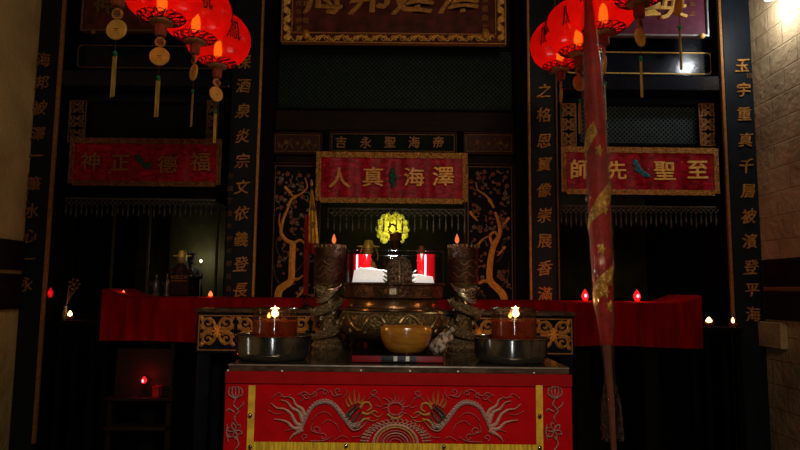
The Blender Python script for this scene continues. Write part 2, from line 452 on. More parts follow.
def dup(root, loc, rz=0, label=None, sc=1.0):
    def cp(o, par):
        c = o.copy(); COL.objects.link(c); c.parent = par
        for ch in list(o.children): cp(ch, c)
        return c
    r = cp(root, None); r.location = loc; r.rotation_euler = (0, 0, rz); r.scale = (sc, sc, sc)
    if label: r['label'] = label
    return r
def point(name, loc, e, c, r=.03, parent=None):
    l = bpy.data.lights.new(name, 'POINT'); l.energy = e; l.color = c; l.shadow_soft_size = r
    o = bpy.data.objects.new(name, l); COL.objects.link(o)
    o.location = Vector(loc) - (wloc(parent) if parent else Vector((0, 0, 0)))
    if parent: o.parent = parent
    return o

# ------------------------------------------------------------------ the setting
YF = 4.30
CEIL = 4.05
WL = at(24.5, 225, YF).x
WR = at(760.5, 225, YF).x
struct('floor', MB().box(WL-.3, WR+.3, -4, 6.0, -.12, 0), 'floor_tile')
struct('ceiling', MB().box(WL-.3, WR+.3, -4, 6.0, CEIL, CEIL+.12), 'ceiling_wood')
struct('wall_left', MB().box(WL-.15, WL, -4, 5.9, 0, CEIL), 'plaster_ochre')
struct('wall_right', MB().box(WR, WR+.15, -4, 5.9, 0, CEIL), 'brick_white')
mat('shrine_back', (.055,.055,.028), .8, c2=(.03,.03,.015), scale=6, spec=.05)
struct('wall_back', MB().box(WL, WR, 5.75, 5.9, 0, CEIL), 'shrine_back')
struct('wall_front', MB().box(WL, WR, -4.15, -4, 0, CEIL), 'ceiling_wood')
# ledge of the pilaster on the right wall
struct('trim_1', MB().box(WR-.05, WR, 4.05, 4.32, at(766, 348, 4.2).z, at(766, 322, 4.2).z, .008), 'brick_white')
tn = [1]
def trim(mb, m='black_lacquer'):
    tn[0] += 1; return struct('trim_%d' % tn[0], mb, m)
# posts behind the couplet boards (and the partitions between the bays)
for x0, x1 in ((24.6, 52.5), (225.5, 270), (517, 559.5), (725.5, 760.4)):
    a, b = at(x0, 225, YF+.03).x, at(x1, 225, YF+.03).x
    trim(MB().box(max(a, WL), min(b, WR), YF+.035, 5.74, 0, CEIL), 'dull_black')
PX = dict(L=(52.5, 225.5), C=(270, 517), R=(559.5, 725.5))
def bx(k): return at(PX[k][0], 225, YF+.03).x+.004, at(PX[k][1], 225, YF+.03).x-.004
for k, y0, y1, Yf, Yb in (('L', -60, 44, 4.46, 4.56), ('L', 70, 86, 4.30, 4.44), ('L', 86, 102, 4.46, 4.52),
                          ('R', -60, 51, 4.46, 4.56), ('R', 75, 90, 4.30, 4.44), ('R', 90, 104, 4.46, 4.52),
                          ('C', -60, 47, 4.50, 4.56), ('C', 111, 131, 4.36, 4.52), ('C', 154, 164, 4.42, 4.5)):
    a, b = bx(k); cx = sum(PX[k])/2
    trim(MB().box(a, b, Yf, Yb, at(cx, y1, Yf).z, at(cx, y0, Yf).z, .006), 'black_lacquer' if k != 'C' else 'dark_wood')

# ------------------------------------------------------------------ beam panels with a gilt rim
def rim_panel(x0, y0, x1, y1, label):
    Y = 4.44
    p = at((x0+x1)/2, y1, Y)
    t = thing('beam_panel', label, 'panel', p, 'gilt-rimmed beam panels')
    X0, X1, Z0, Z1 = rect(x0, y0, x1, y1, Y)
    obj('board', MB().box(X0-.02, X1+.02, Y, Y+.015, Z0-.012, Z1+.012, .004), 'black_lacquer', t)
    m = MB(); q = .03; pts = []
    for cx, cz, a0 in ((X1-q, Z1-q, 0), (X0+q, Z1-q, 90), (X0+q, Z0+q, 180), (X1-q, Z0+q, 270)):
        for k in range(5):
            a = math.radians(a0+k*22.5); pts.append((cx+q*math.cos(a), Y-.002, cz+q*math.sin(a)))
    pts.append(pts[0]); m.tube(pts, .0052, 6)
    obj('gilded_rim', m, 'gold_dim' if x0 < 300 else 'gold_bright', t)  # same gilding in a shaded and a lamp-lit tone
    return t
rim_panel(78, 46, 222, 68, 'long black beam panel with faint gilt rim above the 福德正神 banner')
rim_panel(566, 52.5, 711, 73.5, 'glossy black beam panel with gilt rim catching the lamp, above the 至聖先師 banner')
for x0, x1, y, m_, lb in ((575, 718, 76.5, 'gold_mid', 'R'), (62, 220, 69.5, 'gold_dim', 'L')):
    pass

# ------------------------------------------------------------------ couplet boards
def couplet(x0, x1, chars, gx, label, small=(), gm='gold_mid', edge=(), ztop=None):
    a, b = at(x0, 225, YF).x, at(x1, 225, YF).x
    t = thing('couplet_board', label, 'couplet board', ((a+b)/2, YF, 0), 'vertical couplet boards on the posts')
    obj('board', MB().box(a, b, YF, YF+.03, 0.0, CEIL-.02, .004), 'couplet_black', t)
    m = MB()
    for ch, v in chars:
        u = gx[0]+(gx[1]-gx[0])*(v/450.0); m.text(ch, u, v, 15.5, YF, .014, .95, .12)
    obj('inscription', m, gm, t)
    if small:
        m = MB()
        for ch, u, v in small: m.text(ch, u, v, 6, YF, .02)
        obj('small_inscription', m, 'gold_dim', t)
    for e0, e1, em in edge:
        A, B = at(e0, 225, YF).x, at(e1, 225, YF).x
        obj('gilded_edge', MB().box(A, B, YF-.022, YF-.001, .35, CEIL-.02, .003), em, t)
    return t
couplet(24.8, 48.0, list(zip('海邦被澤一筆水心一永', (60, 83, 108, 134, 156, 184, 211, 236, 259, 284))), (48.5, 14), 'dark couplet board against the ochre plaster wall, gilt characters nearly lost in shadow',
        [(c, 27+i*-.2, 176+i*9) for i, c in enumerate('歲次甲子春')], 'gold_mid', [(48.2, 51.8, 'gold_mid')])
couplet(226.2, 254.5, list(zip('保酒泉炎宗文依義登長', (62, 86, 111, 136, 161, 187, 213, 239, 264, 290))), (245, 238.5), 'couplet board behind the glowing red lanterns, starting 保酒泉',
        [(c, 230.5-i*.2, 176+i*12.5) for i, c in enumerate('光緒丁亥年仲冬穀旦吉')], 'gold', [(254.7, 257.2, 'gold')])
couplet(531.2, 556.5, list(zip('之格恩寶像崇展香滿', (91, 115, 141, 164, 190, 215, 241, 268, 294))), (543.5, 545.5), 'couplet board between the name screens and the wrapped joss stick, starting 之格恩',
        [(c, 551, 72+i*8) for i, c in enumerate('敬')], 'gold', [(528.6, 531.0, 'gold'), (556.7, 558.6, 'gold_dim')])
couplet(731.4, 760.2, list(zip('玉宇重真千層被濱登平海', (66, 90, 114, 140, 166, 191, 216, 241, 267, 290, 314))), (739, 758.5), 'couplet board lit by the lamp beside the whitewashed brick wall, starting 玉宇',
        [(c, 749, 76+i*9) for i, c in enumerate('印')], 'gold', [(726.6, 729.6, 'gold_mid')])

# ------------------------------------------------------------------ lattice screens
def lattice(x0, y0, x1, y1, Y, pitch, label, fm, lm, bw=.8):
    X0, X1, Z0, Z1 = rect(x0, y0, x1, y1, Y); s = S((x0+x1)/2, (y0+y1)/2, Y); p = pitch*s
    t = thing('lattice_screen', label, 'lattice screen', ((X0+X1)/2, Y, Z0))
    obj('frame', MB().wframe(X0, X1, Z0, Z1, 2.5*s, Y-.012, Y+.02), fm, t)
    obj('backing_board', MB().box(X0, X1, Y+.022, Y+.03, Z0, Z1), 'panel_green', t)
    m = MB(); H = Z1-Z0; W = X1-X0; w = bw*s*.7
    def clipbar(xa, sg, yy):
        # line x = xa + sg*(z), z in 0..H clipped to 0..W
        z0, z1 = 0.0, H
        if sg > 0: z0 = max(z0, -xa); z1 = min(z1, W-xa)
        else: z0 = max(z0, xa-W); z1 = min(z1, xa)
        if z1-z0 < 1e-3: return
        a = Vector((X0+xa+sg*z0, 0, Z0+z0)); b = Vector((X0+xa+sg*z1, 0, Z0+z1))
        n = Vector((-(b-a).z, 0, (b-a).x)).normalized()*w
        m.add([a+n+Vector((0, yy, 0)), a-n+Vector((0, yy, 0)), b-n+Vector((0, yy, 0)), b+n+Vector((0, yy, 0)),
               a+n+Vector((0, yy+.006, 0)), a-n+Vector((0, yy+.006, 0)), b-n+Vector((0, yy+.006, 0)), b+n+Vector((0, yy+.006, 0))],
              [(0, 1, 2, 3), (0, 4, 5, 1), (3, 2, 6, 7)])
    k = -H
    while k < W:
        clipbar(k, 1, Y); k += p
    k = 0
    while k < W+H:
        clipbar(k, -1, Y+.007); k += p
    obj('diamond_lattice', m, lm, t)
    return t
mat('lattice_green', (.020,.040,.028), .5, c2=(.012,.024,.016), scale=20)
mat('lattice_blue', (.050,.070,.072), .45, c2=(.030,.045,.045), scale=20)
mat('lattice_dark', (.010,.012,.010), .5)
lattice(273, 48, 515, 111, 4.47, 4.6, 'wide green diamond lattice screen under the carved gilt signboard', 'panel_green', 'lattice_green')
lattice(577, 104, 699, 146, 4.47, 4.6, 'diamond lattice screen with pale bars above the 至聖先師 banner', 'dull_black', 'lattice_blue')
lattice(86, 102, 205, 142, 4.47, 4.6, 'nearly black diamond lattice screen above the 福德正神 banner', 'dull_black', 'lattice_dark')

def scroll_cell(m, cx, cy, w, h, Y, wd, th=.004):
    for sx in (-1, 1):
        for sy in (-1, 1):
            x, y = cx+sx*w*.26, cy+sy*h*.27
            a0 = math.atan2(-sy, -sx)
            m.spiral(x, y, min(w, h)*.21, 1.35, a0, sx*sy, wd, Y, th)
            m.stroke([(cx+sx*w*.04, cy+sy*h*.10), (cx+sx*w*.10, cy+sy*h*.30), (cx+sx*w*.24, cy+sy*h*.46)], wd*1.2, Y, th)
            m.stroke([(cx+sx*w*.12, cy+sy*h*.03), (cx+sx*w*.34, cy+sy*h*.06), (cx+sx*w*.48, cy+sy*h*.22)], wd*1.3, Y, th)
            m.stroke([(cx+sx*w*.48, cy+sy*h*.48), (cx+sx*w*.40, cy+sy*h*.30), (cx+sx*w*.46, cy+sy*h*.05)], wd, Y, th)
            m.disc(cx+sx*w*.43, cy+sy*h*.42, wd*.9, Y, th, 7)
def carved(x0, y0, x1, y1, Y, label, cells, gm):
    X0, X1, Z0, Z1 = rect(x0, y0, x1, y1, Y)
    t = thing('carved_screen', label, 'carved screen', ((X0+X1)/2, Y, Z0), 'gilt carved strips beside the lattices')
    obj('backing_board', MB().box(X0, X1, Y, Y+.03, Z0, Z1), 'dull_black', t)
    obj('frame', MB().frame(x0, y0, x1, y1, 1.2, Y-.008, Y+.001), gm, t)
    m = MB(); h = (y1-y0)/cells
    for i in range(cells): scroll_cell(m, (x0+x1)/2, y0+h*(i+.5), (x1-x0)*.86, h*.92, Y, 1.5)
    obj('scrollwork', m, gm, t)
carved(699.5, 103, 716.5, 146, 4.42, 'gilt carved scroll strip at the lamp side of the pale lattice', 3, 'gold_mid')
carved(560.5, 103, 576.5, 146, 4.42, 'gilt carved scroll strip beside the lanterns, partly behind the joss stick', 3, 'gold_mid')
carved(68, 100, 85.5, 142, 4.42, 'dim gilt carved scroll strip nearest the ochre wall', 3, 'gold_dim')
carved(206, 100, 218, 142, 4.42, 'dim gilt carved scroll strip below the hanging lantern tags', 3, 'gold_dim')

# ------------------------------------------------------------------ signboards
Y = 4.24
X0, X1, Z0, Z1 = rect(283, -60, 505, 42, Y)
t = thing('hanging_sign_board', 'large maroon signboard with carved gilt dragon frame and worn gold characters, high over the shrine', 'signboard', ((X0+X1)/2, Y, Z0))
obj('board', MB().box(X0, X1, Y, Y+.04, Z0, Z1, .004), 'sign_maroon', t)
m = MB()
for ch, u in zip('海邦建澤', (322, 369, 413, 459)): m.text(ch, u, -4, 42, Y, .03)
obj('inscription', m, 'gold', t)
m = MB()
for i, c in enumerate('同治甲戌年仲夏'): m.text(c, 299, -22+i*8.5, 6.5, Y, .02)
for i, c in enumerate('信士眾弟子敬'): m.text(c, 306, -22+i*8.5, 6.5, Y, .02)
for i, c in enumerate('里人沐恩敬立'): m.text(c, 485, -18+i*9, 6.5, Y, .02)
obj('small_inscription', m, 'gold_mid', t)
m = MB()
m.frame(282, -60, 506, 43, 1.3, Y-.028, Y+.02); m.frame(292, -50, 496, 33.5, 1.0, Y-.024, Y)
obj('frame', m, 'gold', t)
m = MB(); random.seed(3)
k = 0; u = 297
while u < 494:
    s_ = 1 if k % 2 else -1
    m.stroke([(u-7, 38+s_*2.5), (u-2, 38-s_*2.8), (u+4, 38+s_*2), (u+8, 38)], 1.7, Y-.006, .012)
    m.spiral(u+1, 38, 2.8, 1.1, 1, s_, 1.2, Y-.006, .010); u += 9.5; k += 1
for xx in (287, 501):
    v = -20; k = 0
    while v < 38:
        s_ = 1 if k % 2 else -1
        m.stroke([(xx+s_*3, v-7), (xx-s_*3, v-2), (xx+s_*2.5, v+3), (xx, v+8)], 2.0, Y-.006, .012)
        m.disc(xx-s_*1.2, v+3, 2.6, Y-.008, .012, 8, 1.3); v += 9; k += 1
obj('carved_dragons', m, 'gold_bright', t)
for u in (306, 485.5):
    sobj('frame_boss', MB().ell(at(u, 34, Y-.035), (.026, .014, .036), 12, 8), 'gold', t)
def side_sign(x0, x1, y1, Y, bm, em, chars, label, gm):
    X0, X1, Z0, Z1 = rect(x0, -70, x1, y1, Y)
    t = thing('hanging_sign_board', label, 'signboard', ((X0+X1)/2, Y, Z0))
    obj('board', MB().box(X0, X1, Y, Y+.03, Z0, Z1, .003), bm, t)
    m = MB(); s = S((x0+x1)/2, y1, Y)
    m.wframe(X0-3*s, X1+3*s, Z0-2*s, Z1+2*s, 2.0*s, Y-.014, Y+.03)
    obj('frame', m, em, t)
    m = MB()
    for ch, u, v, sz in chars: m.text(ch, u, v, sz, Y, .035)
    obj('inscription', m, gm, t)
    m = MB()
    for i, c in enumerate('光緒年立'):
        m.text(c, (x1-11.5) if x0 > 300 else x0+9, -12+i*8.4, 6, Y, .02)
    obj('small_inscription', m, 'gold_mid' if x0 > 300 else 'gold_dim', t)
    for u in ((x1-1, ) if x0 > 300 else (x0+6,)):
        sobj('frame_boss', MB().ell(at(u, y1+1.5, Y-.03), (.019, .014, .021), 12, 8), gm, t)
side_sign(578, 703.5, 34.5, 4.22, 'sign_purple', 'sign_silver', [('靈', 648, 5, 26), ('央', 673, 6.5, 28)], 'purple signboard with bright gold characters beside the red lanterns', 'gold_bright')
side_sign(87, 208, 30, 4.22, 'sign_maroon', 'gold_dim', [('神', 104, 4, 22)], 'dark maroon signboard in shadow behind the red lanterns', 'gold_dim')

# ------------------------------------------------------------------ centre screens
Y = 4.38
def name_panel(x0, y0, x1, y1, label, chars=None):
    X0, X1, Z0, Z1 = rect(x0, y0, x1, y1, Y)
    t = thing('name_panel', label, 'panel', ((X0+X1)/2, Y, Z0))
    obj('board', MB().box(X0, X1, Y, Y+.03, Z0, Z1), 'panel_green' if chars else 'red_brown_wood', t)
    obj('frame', MB().frame(x0, y0, x1, y1, 1.6, Y-.012, Y+.001), 'red_brown_wood', t)
    obj('gilded_rim', MB().frame(x0+2.4, y0+2.4, x1-2.4, y1-2.4, .7, Y-.006, Y+.001, 0), 'gold_dim', t)
    m = MB()
    if chars:
        for ch, u in chars: m.text(ch, u, (y0+y1)/2, 12.5, Y, .02, .95, .1)
        obj('inscription', m, 'gold_mid', t)
    else:
        cx = (x0+x1)/2
        for sx in (-1, 1):
            m.stroke([(cx+sx*4, y1-5), (cx+sx*10, y0+9), (cx+sx*18, y1-6), (cx+sx*20, y0+5)], 1.8, Y, .006)
            m.stroke([(cx+sx*6, y0+6), (cx+sx*13, y1-4), (cx+sx*19, y0+9)], 1.5, Y, .006)
            m.disc(cx+sx*11, (y0+y1)/2-1, 2.6, Y, .006, 8); m.disc(cx+sx*18, (y0+y1)/2+2, 1.8, Y, .006, 7)
        m.disc(cx, (y0+y1)/2, 1.8, Y, .006, 8)
        obj('carving', m, 'gold_dim', t)
name_panel(329, 131.5, 457, 153.5, 'narrow green panel of five faded gilt characters over the 澤海真人 banner', list(zip('吉永聖海帝', (341, 366, 390, 414, 438))))
name_panel(272.5, 132, 322, 154, 'small carved gilt panel above the gold tree beside the lanterns\' couplet board')
name_panel(463.5, 132, 514, 154, 'small carved gilt panel above the gold tree beside the joss stick\'s couplet board')

def tree_panel(x0, y0, x1, y1, trunk, branches, birds, label, blmode):
    Y = 4.40
    X0, X1, Z0, Z1 = rect(x0, y0, x1, y1, Y)
    t = thing('tree_panel', label, 'panel', ((X0+X1)/2, Y, .0))
    obj('board', MB().box(X0, X1, Y, Y+.03, .0, Z1), 'panel_dark', t)
    obj('frame', MB().wframe(X0-.012, X1+.012, -.0, Z1+.012, .014, Y-.014, Y+.02), 'red_brown_wood', t)
    s = S((x0+x1)/2, 230, Y)
    obj('gilded_rim', MB().wframe(X0+1.6*s, X1-1.6*s, Z0, Z1-1.6*s, .9*s, Y-.005, Y+.001, 0), 'gold_dim', t)
    m = MB()
    for pts, w in trunk: m.stroke(pts, w, Y, .012)
    obj('gold_tree', m, 'tree_gold', t)
    m = MB()
    for pts, w in branches: m.stroke(pts, w, Y, .006)
    obj('branch_carving', m, 'gold_dim', t)
    m, m2 = MB(), MB()
    tp = [p for pts, w in trunk for p in smooth([(a, b, 0) for a, b in pts], 4)]
    n = 0; tries = 0
    placed = []
    while n < 62 and tries < 3000:
        tries += 1
        u = random.uniform(x0+5, x1-5); v = random.uniform(y0+6, y1-8)
        if v > y0+75 and random.random() < .72: continue
        if any((p.x-u)**2+(p.y-v)**2 < 14 for p in tp) or any((a-u)**2+(b-v)**2 < 16 for a, b in placed): continue
        placed.append((u, v)); n += 1
        r = random.uniform(1.2, 2.3)
        q = m if random.random() < .6 else m2
        for k in range(5):
            a = 2*PI*k/5+n; q.disc(u+r*.62*math.cos(a), v+r*.62*math.sin(a), r*.55, Y, .004, 6)
        if random.random() < .7:
            a = random.uniform(0, 6.28); m2.stroke([(u+r*math.cos(a), v+r*math.sin(a)), (u+(r+2)*math.cos(a+.4), v+(r+2)*math.sin(a+.4)), (u+(r+4.5)*math.cos(a), v+(r+4.5)*math.sin(a))], 1.0, Y, .003)
    obj('blossoms' if False else 'blossom_carving', m, 'blossom_red', t)
    obj('leaf_carving', m2, 'blossom_grey', t)
    for (u, v, sgn) in birds:
        m = MB(); m.stroke([(u-4*sgn, v+4), (u, v), (u+3*sgn, v-4)], (1.2, 3.0), Y, .008); m.disc(u+3.4*sgn, v-4.6, 1.7, Y, .008, 8); m.stroke([(u, v+1), (u-5*sgn, v-1)], 1.5, Y, .007)
        obj('bird_carving', m, 'tree_gold', t)
tree_panel(271.5, 164, 318, 306,
    [([(277, 305), (279, 291), (284, 286), (291, 280), (292, 262), (293, 243)], (7.5, 6)),
     ([(293, 243), (286, 240), (281, 232), (283, 220), (287, 210)], (4.2, 2.6)), ([(287, 206), (293, 198), (302, 193), (307, 187), (305, 178)], (2.6, 1.4)), ([(287, 210), (291, 200), (296, 196)], (2.2, 3.4)),
     ([(294, 243), (300, 240), (305, 244)], (3, 1.8)), ([(291, 279), (298, 279), (303, 275)], (3.6, 1.6)), ([(281, 231), (279, 222), (280, 213)], (2.2, 1.2))],
    [([(285, 262), (279, 255), (276, 245), (278, 238)], 1.2), ([(296, 272), (304, 262), (309, 250)], 1.2), ([(282, 288), (275, 276), (274, 262)], 1.2), ([(303, 190), (297, 178), (300, 170)], 1.0)],
    [(300, 294, 1), (289, 192, -1)], 'black screen with gilt plum tree beside the yellow flag', 0)
tree_panel(466, 165, 514, 306,
    [([(505, 305), (503, 295), (497, 288), (490, 280), (490, 264), (493, 248), (497, 240)], (7.5, 5.2)),
     ([(497, 240), (500, 232), (498, 220), (495, 212)], (4.4, 2.6)), ([(494, 208), (490, 200), (484, 194), (478, 190), (476, 183)], (2.6, 1.4)), ([(489, 199), (493, 206)], (4, 2.6)),
     ([(493, 246), (490, 236), (495, 232), (499, 238)], (3.2, 2.4)), ([(489, 236), (482, 240), (477, 247), (473, 253)], (1.6, 3.4)), ([(491, 282), (484, 281), (479, 283), (476, 277)], (3.4, 2.6))],
    [([(478, 281), (474, 270), (479, 262)], 1.2), ([(497, 262), (503, 254), (502, 246), (508, 238)], 1.3), ([(500, 290), (508, 276), (509, 262)], 1.2), ([(486, 300), (481, 292), (477, 297)], 1.2), ([(476, 186), (483, 176), (480, 170)], 1.0)],
    [(505, 223, 1), (474, 217, -1), (501, 252, 1)], 'black screen with gilt plum tree and birds beside the joss stick\'s couplet board', 1)

# ------------------------------------------------------------------ hanging banners
def banner(x0, y0, x1, y1, chars, gm, rosette, label, fm, Y=4.20, sag=1.5, roll=0.0, bright=1):
    X0, X1, Z0, Z1 = rect(x0, y0, x1, y1, Y)
    t = thing('hanging_banner', label, 'banner', ((X0+X1)/2, Y, Z0), 'red satin name banners over the shrine bays')
    sh = lambda p, q: Y+.006*math.sin(p*23+q*2)*(1-q*.5)+.004*math.sin(p*47+1)
    obj('satin', MB().sheet(X0, X1, Z0, Z1, 80, 10, sh), 'satin_red', t); shade(t.children[0])
    s = S((x0+x1)/2, y0, Y)
    def strip(a, b, c, d, nm, m_):
        o = obj(nm, MB().sheet(a, b, c, d, max(4, int((b-a)*60)), 6, lambda p, q: Y-.012+.003*math.sin(p*90), .003), m_, t); return o
    w = 5*s
    strip(X0-w*.5, X1+w*.5, Z1-w*.45, Z1+w*.7, 'gold_border', fm); strip(X0-w*.5, X0+w*.5, Z0-w*.3, Z1-w*.45, 'gold_border', fm)
    strip(X1-w*.5, X1+w*.5, Z0-w*.3, Z1-w*.45, 'gold_border', fm); strip(X0+w*.5, X1-w*.5, Z0-w*.7, Z0+w*.35, 'gold_border', fm)
    m = MB(); cy = (y0+y1)/2
    for ch, u, v, sz in chars: m.text(ch, u, v, sz, Y-.014, .020, 1.06, 0, .25)
    obj('inscription', m, gm, t)
    m = MB(); cu, cv = rosette[0], rosette[1]
    for dx, dy, r, sy in rosette[3]: m.add(*ell_data(at(cu+dx, cv+dy, Y-.02), (r*s, .010, r*sy*s)))
    sobj('green_rosette', m, rosette[2], t)
    m = MB()
    for k in range(14):
        u = x0+6+(x1-x0-12)*((k*.618) % 1); v = y0+6+(y1-y0-12)*((k*.37+.1) % 1)
        m.ell(at(u, v, Y-.014), (.004, .003, .004), 6, 4)
    obj('sequin', m, 'thread_pale', t)
    for xx in (X0+.03, X1-.03):
        obj('hanging_loop', MB().tube([(xx, Y+.01, Z1), (xx, Y+.05, Z1+.02), (xx, Y+.19, Z1+.03)], .004, 6), 'gold_dim', t)
    return t
def ell_data(c, r):
    b = MB().ell(c, r, 10, 6); return b.v, b.f
RO = [(-5, -5, 3.2, 1.1), (-2, -2, 2.6, 1.2), (2, 2.5, 3.4, .8), (5, 4, 3.0, .9), (6, 1.5, 2.4, .9)]
RC = [(0, -6, 2.6, 1.2), (-1.5, -2, 2.8, 1.0), (1.5, 0, 3.0, 1.0), (-1, 3.5, 3.0, 1.0), (1, 6, 2.4, 1.2), (0, 9, 1.8, 1.3)]
RR = [(-5, -7, 3.0, 1.2), (-2.5, -3, 2.6, 1.2), (0, 1, 2.8, 1.0), (4, 4, 3.2, .9), (8, 6, 2.4, .8), (-4, 0, 2, 1)]
banner(72, 142, 219, 183, [('神', 91, 161.5, 19), ('正', 121, 163, 19), ('德', 167.5, 164.5, 19), ('福', 200.5, 162, 20)], 'gold_mid', (143, 163, 'leaf_green', RO),
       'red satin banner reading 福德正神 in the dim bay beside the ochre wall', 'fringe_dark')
banner(318.5, 156, 465, 200, [('人', 339.5, 178, 22), ('真', 373, 177, 21), ('海', 414, 177, 20), ('澤', 443, 176.5, 21)], 'gold', (392.5, 177, 'leaf_green', RC),
       'red satin banner reading 澤海真人 over the central shrine', 'fringe_gold', Y=4.22)
banner(563.5, 151, 716, 191.5, [('師', 580.5, 169.5, 21), ('先', 616, 170.5, 20), ('聖', 664, 171, 21), ('至', 697, 170, 21)], 'gold_bright', (640.5, 170, 'leaf_teal', RR),
       'red satin banner reading 至聖先師, partly behind the joss stick', 'fringe_gold')

# ------------------------------------------------------------------ beaded valances
def valance(x0, x1, y0, loop, dropy, droplen, pitch, label, m_, Y=4.33):
    mb = MB(); s = S((x0+x1)/2, y0, Y)
    a, b = at(x0, y0, Y), at(x1, y0, Y)
    mb.tube([(a.x, Y, (a.z+b.z)/2), (b.x, Y, (a.z+b.z)/2)], 1.0*s, 6)
    N = int((x1-x0)/pitch)
    for r in range(2):
        for i in range(N):
            u0 = x0+(i+.5*r)*pitch
            pts = [at(u0+pitch*q, y0+r*loop*.5+loop*4*q*(1-q)*.8, Y) for q in (0, .2, .4, .6, .8, 1)]
            mb.tube(pts, .38*s, 4, False)
    for i in range(N+1):
        u = x0+i*pitch; L = droplen*(.8+.4*((i*7) % 5)/4)
        mb.tube([at(u, y0, Y), at(u, dropy, Y)], .22*s, 4, False)
        p = at(u, dropy, Y)
        mb.lathe([(.2*s, p.z-L*s), (.9*s, p.z-L*s*.8), (1.0*s, p.z-L*s*.55), (.45*s, p.z-L*s*.25), (.3*s, p.z)], (p.x, Y), 6)
        if i % 3 == 0: mb.ell((p.x, Y, p.z+.004), (1.1*s, 1.1*s, 1.1*s), 6, 4)
    o = obj('hanging_bead_curtain', mb, m_)
    tag(o, label, 'bead curtain', kind='stuff')
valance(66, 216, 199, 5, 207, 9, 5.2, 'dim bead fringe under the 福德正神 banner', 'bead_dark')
valance(328, 466, 209, 5.5, 220, 11, 6.2, 'bead fringe of loops and drops over the glowing central shrine', 'bead_pale')
valance(561, 716, 206.5, 5, 214, 12, 5.0, 'pale bead fringe under the 至聖先師 banner', 'bead_pale')

# ------------------------------------------------------------------ long altar with red cloth
ZA = at(400, 299.5, 3.70).z
AX0, AX1 = at(102, 300, 3.70).x, at(701, 300, 3.70).x
t = thing('long_altar_table', 'long dark altar table with upturned ends under the red cloth, across all three bays', 'altar table', (0, 3.9, 0))
m = MB().box(AX0+.02, AX1-.02, 3.715, 4.14, ZA-.05, ZA-.008, .004)
obj('tabletop', m, 'dark_wood', t)
for sx, xe in ((1, AX0), (-1, AX1)):
    obj('upturned_end', MB().prism([(xe+sx*.02, ZA-.05), (xe+sx*.20, ZA-.05), (xe+sx*.20, ZA-.008), (xe+sx*.10, ZA+.005), (xe+sx*.03, ZA+.032), (xe+sx*.015, ZA+.028)][::sx], 3.715, 4.14), 'dark_wood', t)
for xx in (AX0+.28, -1.1, 1.1, AX1-.28):
    obj('leg', MB().box(xx-.045, xx+.045, 3.76, 4.10, 0, ZA-.05, .006), 'dull_black', t)
def ztop(x):
    e = min(x-AX0, AX1-x)
    return ZA+(.045*max(0, 1-e/.16)**1.5 if e < .16 else 0)
mb = MB(); vs = []; NX = 240; zb = at(200, 341, 3.70).z
rows = 9
for i in range(NX+1):
    x = AX0+(AX1-AX0)*i/NX
    fold = .008*math.sin(i*.42)+.006*math.sin(i*.19+1)+.004*math.sin(i*1.1)
    zt = ztop(x); zz = zb+.006*math.sin(i*.1)
    vs.append((x, 4.14, zt))
    vs.append((x, 3.71, zt))
    for r in range(rows):
        q = r/(rows-1); vs.append((x, 3.695+fold*q-.004, zt-.006+(zz-zt)*q))
W = rows+2
mb.add(vs, [(i*W+r, i*W+r+1, (i+1)*W+r+1, (i+1)*W+r) for i in range(NX) for r in range(W-1)])
o = sobj('altar_cloth', mb, 'altar_cloth')
tag(o, 'plain red cloth draped over the long altar, hanging in front of the dark bays', 'cloth')

# ------------------------------------------------------------------ carved altar table
YB = 3.38
ZB = at(400, 310.5, YB).z
X0, X1 = at(196.5, 330, YB).x, at(574, 330, YB).x
t = thing('carved_altar_table', 'black altar table with gilt scrollwork apron behind the incense burner', 'altar table', ((X0+X1)/2, YB+.12, 0))
obj('tabletop', MB().box(X0-.01, X1+.01, YB-.012, 3.66, ZB-.022, ZB, .004), 'edge_metal', t)
zz0 = at(400, 355, YB).z
obj('apron', MB().box(X0, X1, YB, YB+.03, zz0, ZB-.022, .003), 'black_lacquer', t)
obj('gilded_rim', MB().wframe(at(198.5, 330, YB).x, at(572, 330, YB).x, at(400, 352.5, YB).z, at(400, 317, YB).z, .006, YB-.006, YB+.001, 0), 'gold_mid', t)
m, m2 = MB(), MB()
for i in range(10):
    cx = 217+i*37.4; cy = 333+ (cx-400)*.011
    scroll_cell(m, cx, cy, 36, 31, YB, 2.6, .006)
    for k in range(8):
        a = PI*k/4; m2.stroke([(cx, cy), (cx+3*math.cos(a), cy+4*math.sin(a)), (cx+5*math.cos(a), cy+6.5*math.sin(a))], 2.2, YB-.002, .006)
    m2.disc(cx, cy, 2, YB-.004, .006, 8)
obj('scrollwork', m, 'gold', t); obj('flower_carving', m2, 'tree_gold', t)
for xx in (X0+.04, X1-.04):
    for yy in (YB+.04, 3.62): obj('leg', MB().box(xx-.035, xx+.035, yy-.03, yy+.03, 0, ZB-.022, .005), 'black_lacquer', t)
obj('side_panel', MB().box(X0+.005, X0+.03, YB+.04, 3.62, .1, ZB-.022), 'dull_black', t)
obj('side_panel', MB().box(X1-.03, X1-.005, YB+.04, 3.62, .1, ZB-.022), 'dull_black', t)

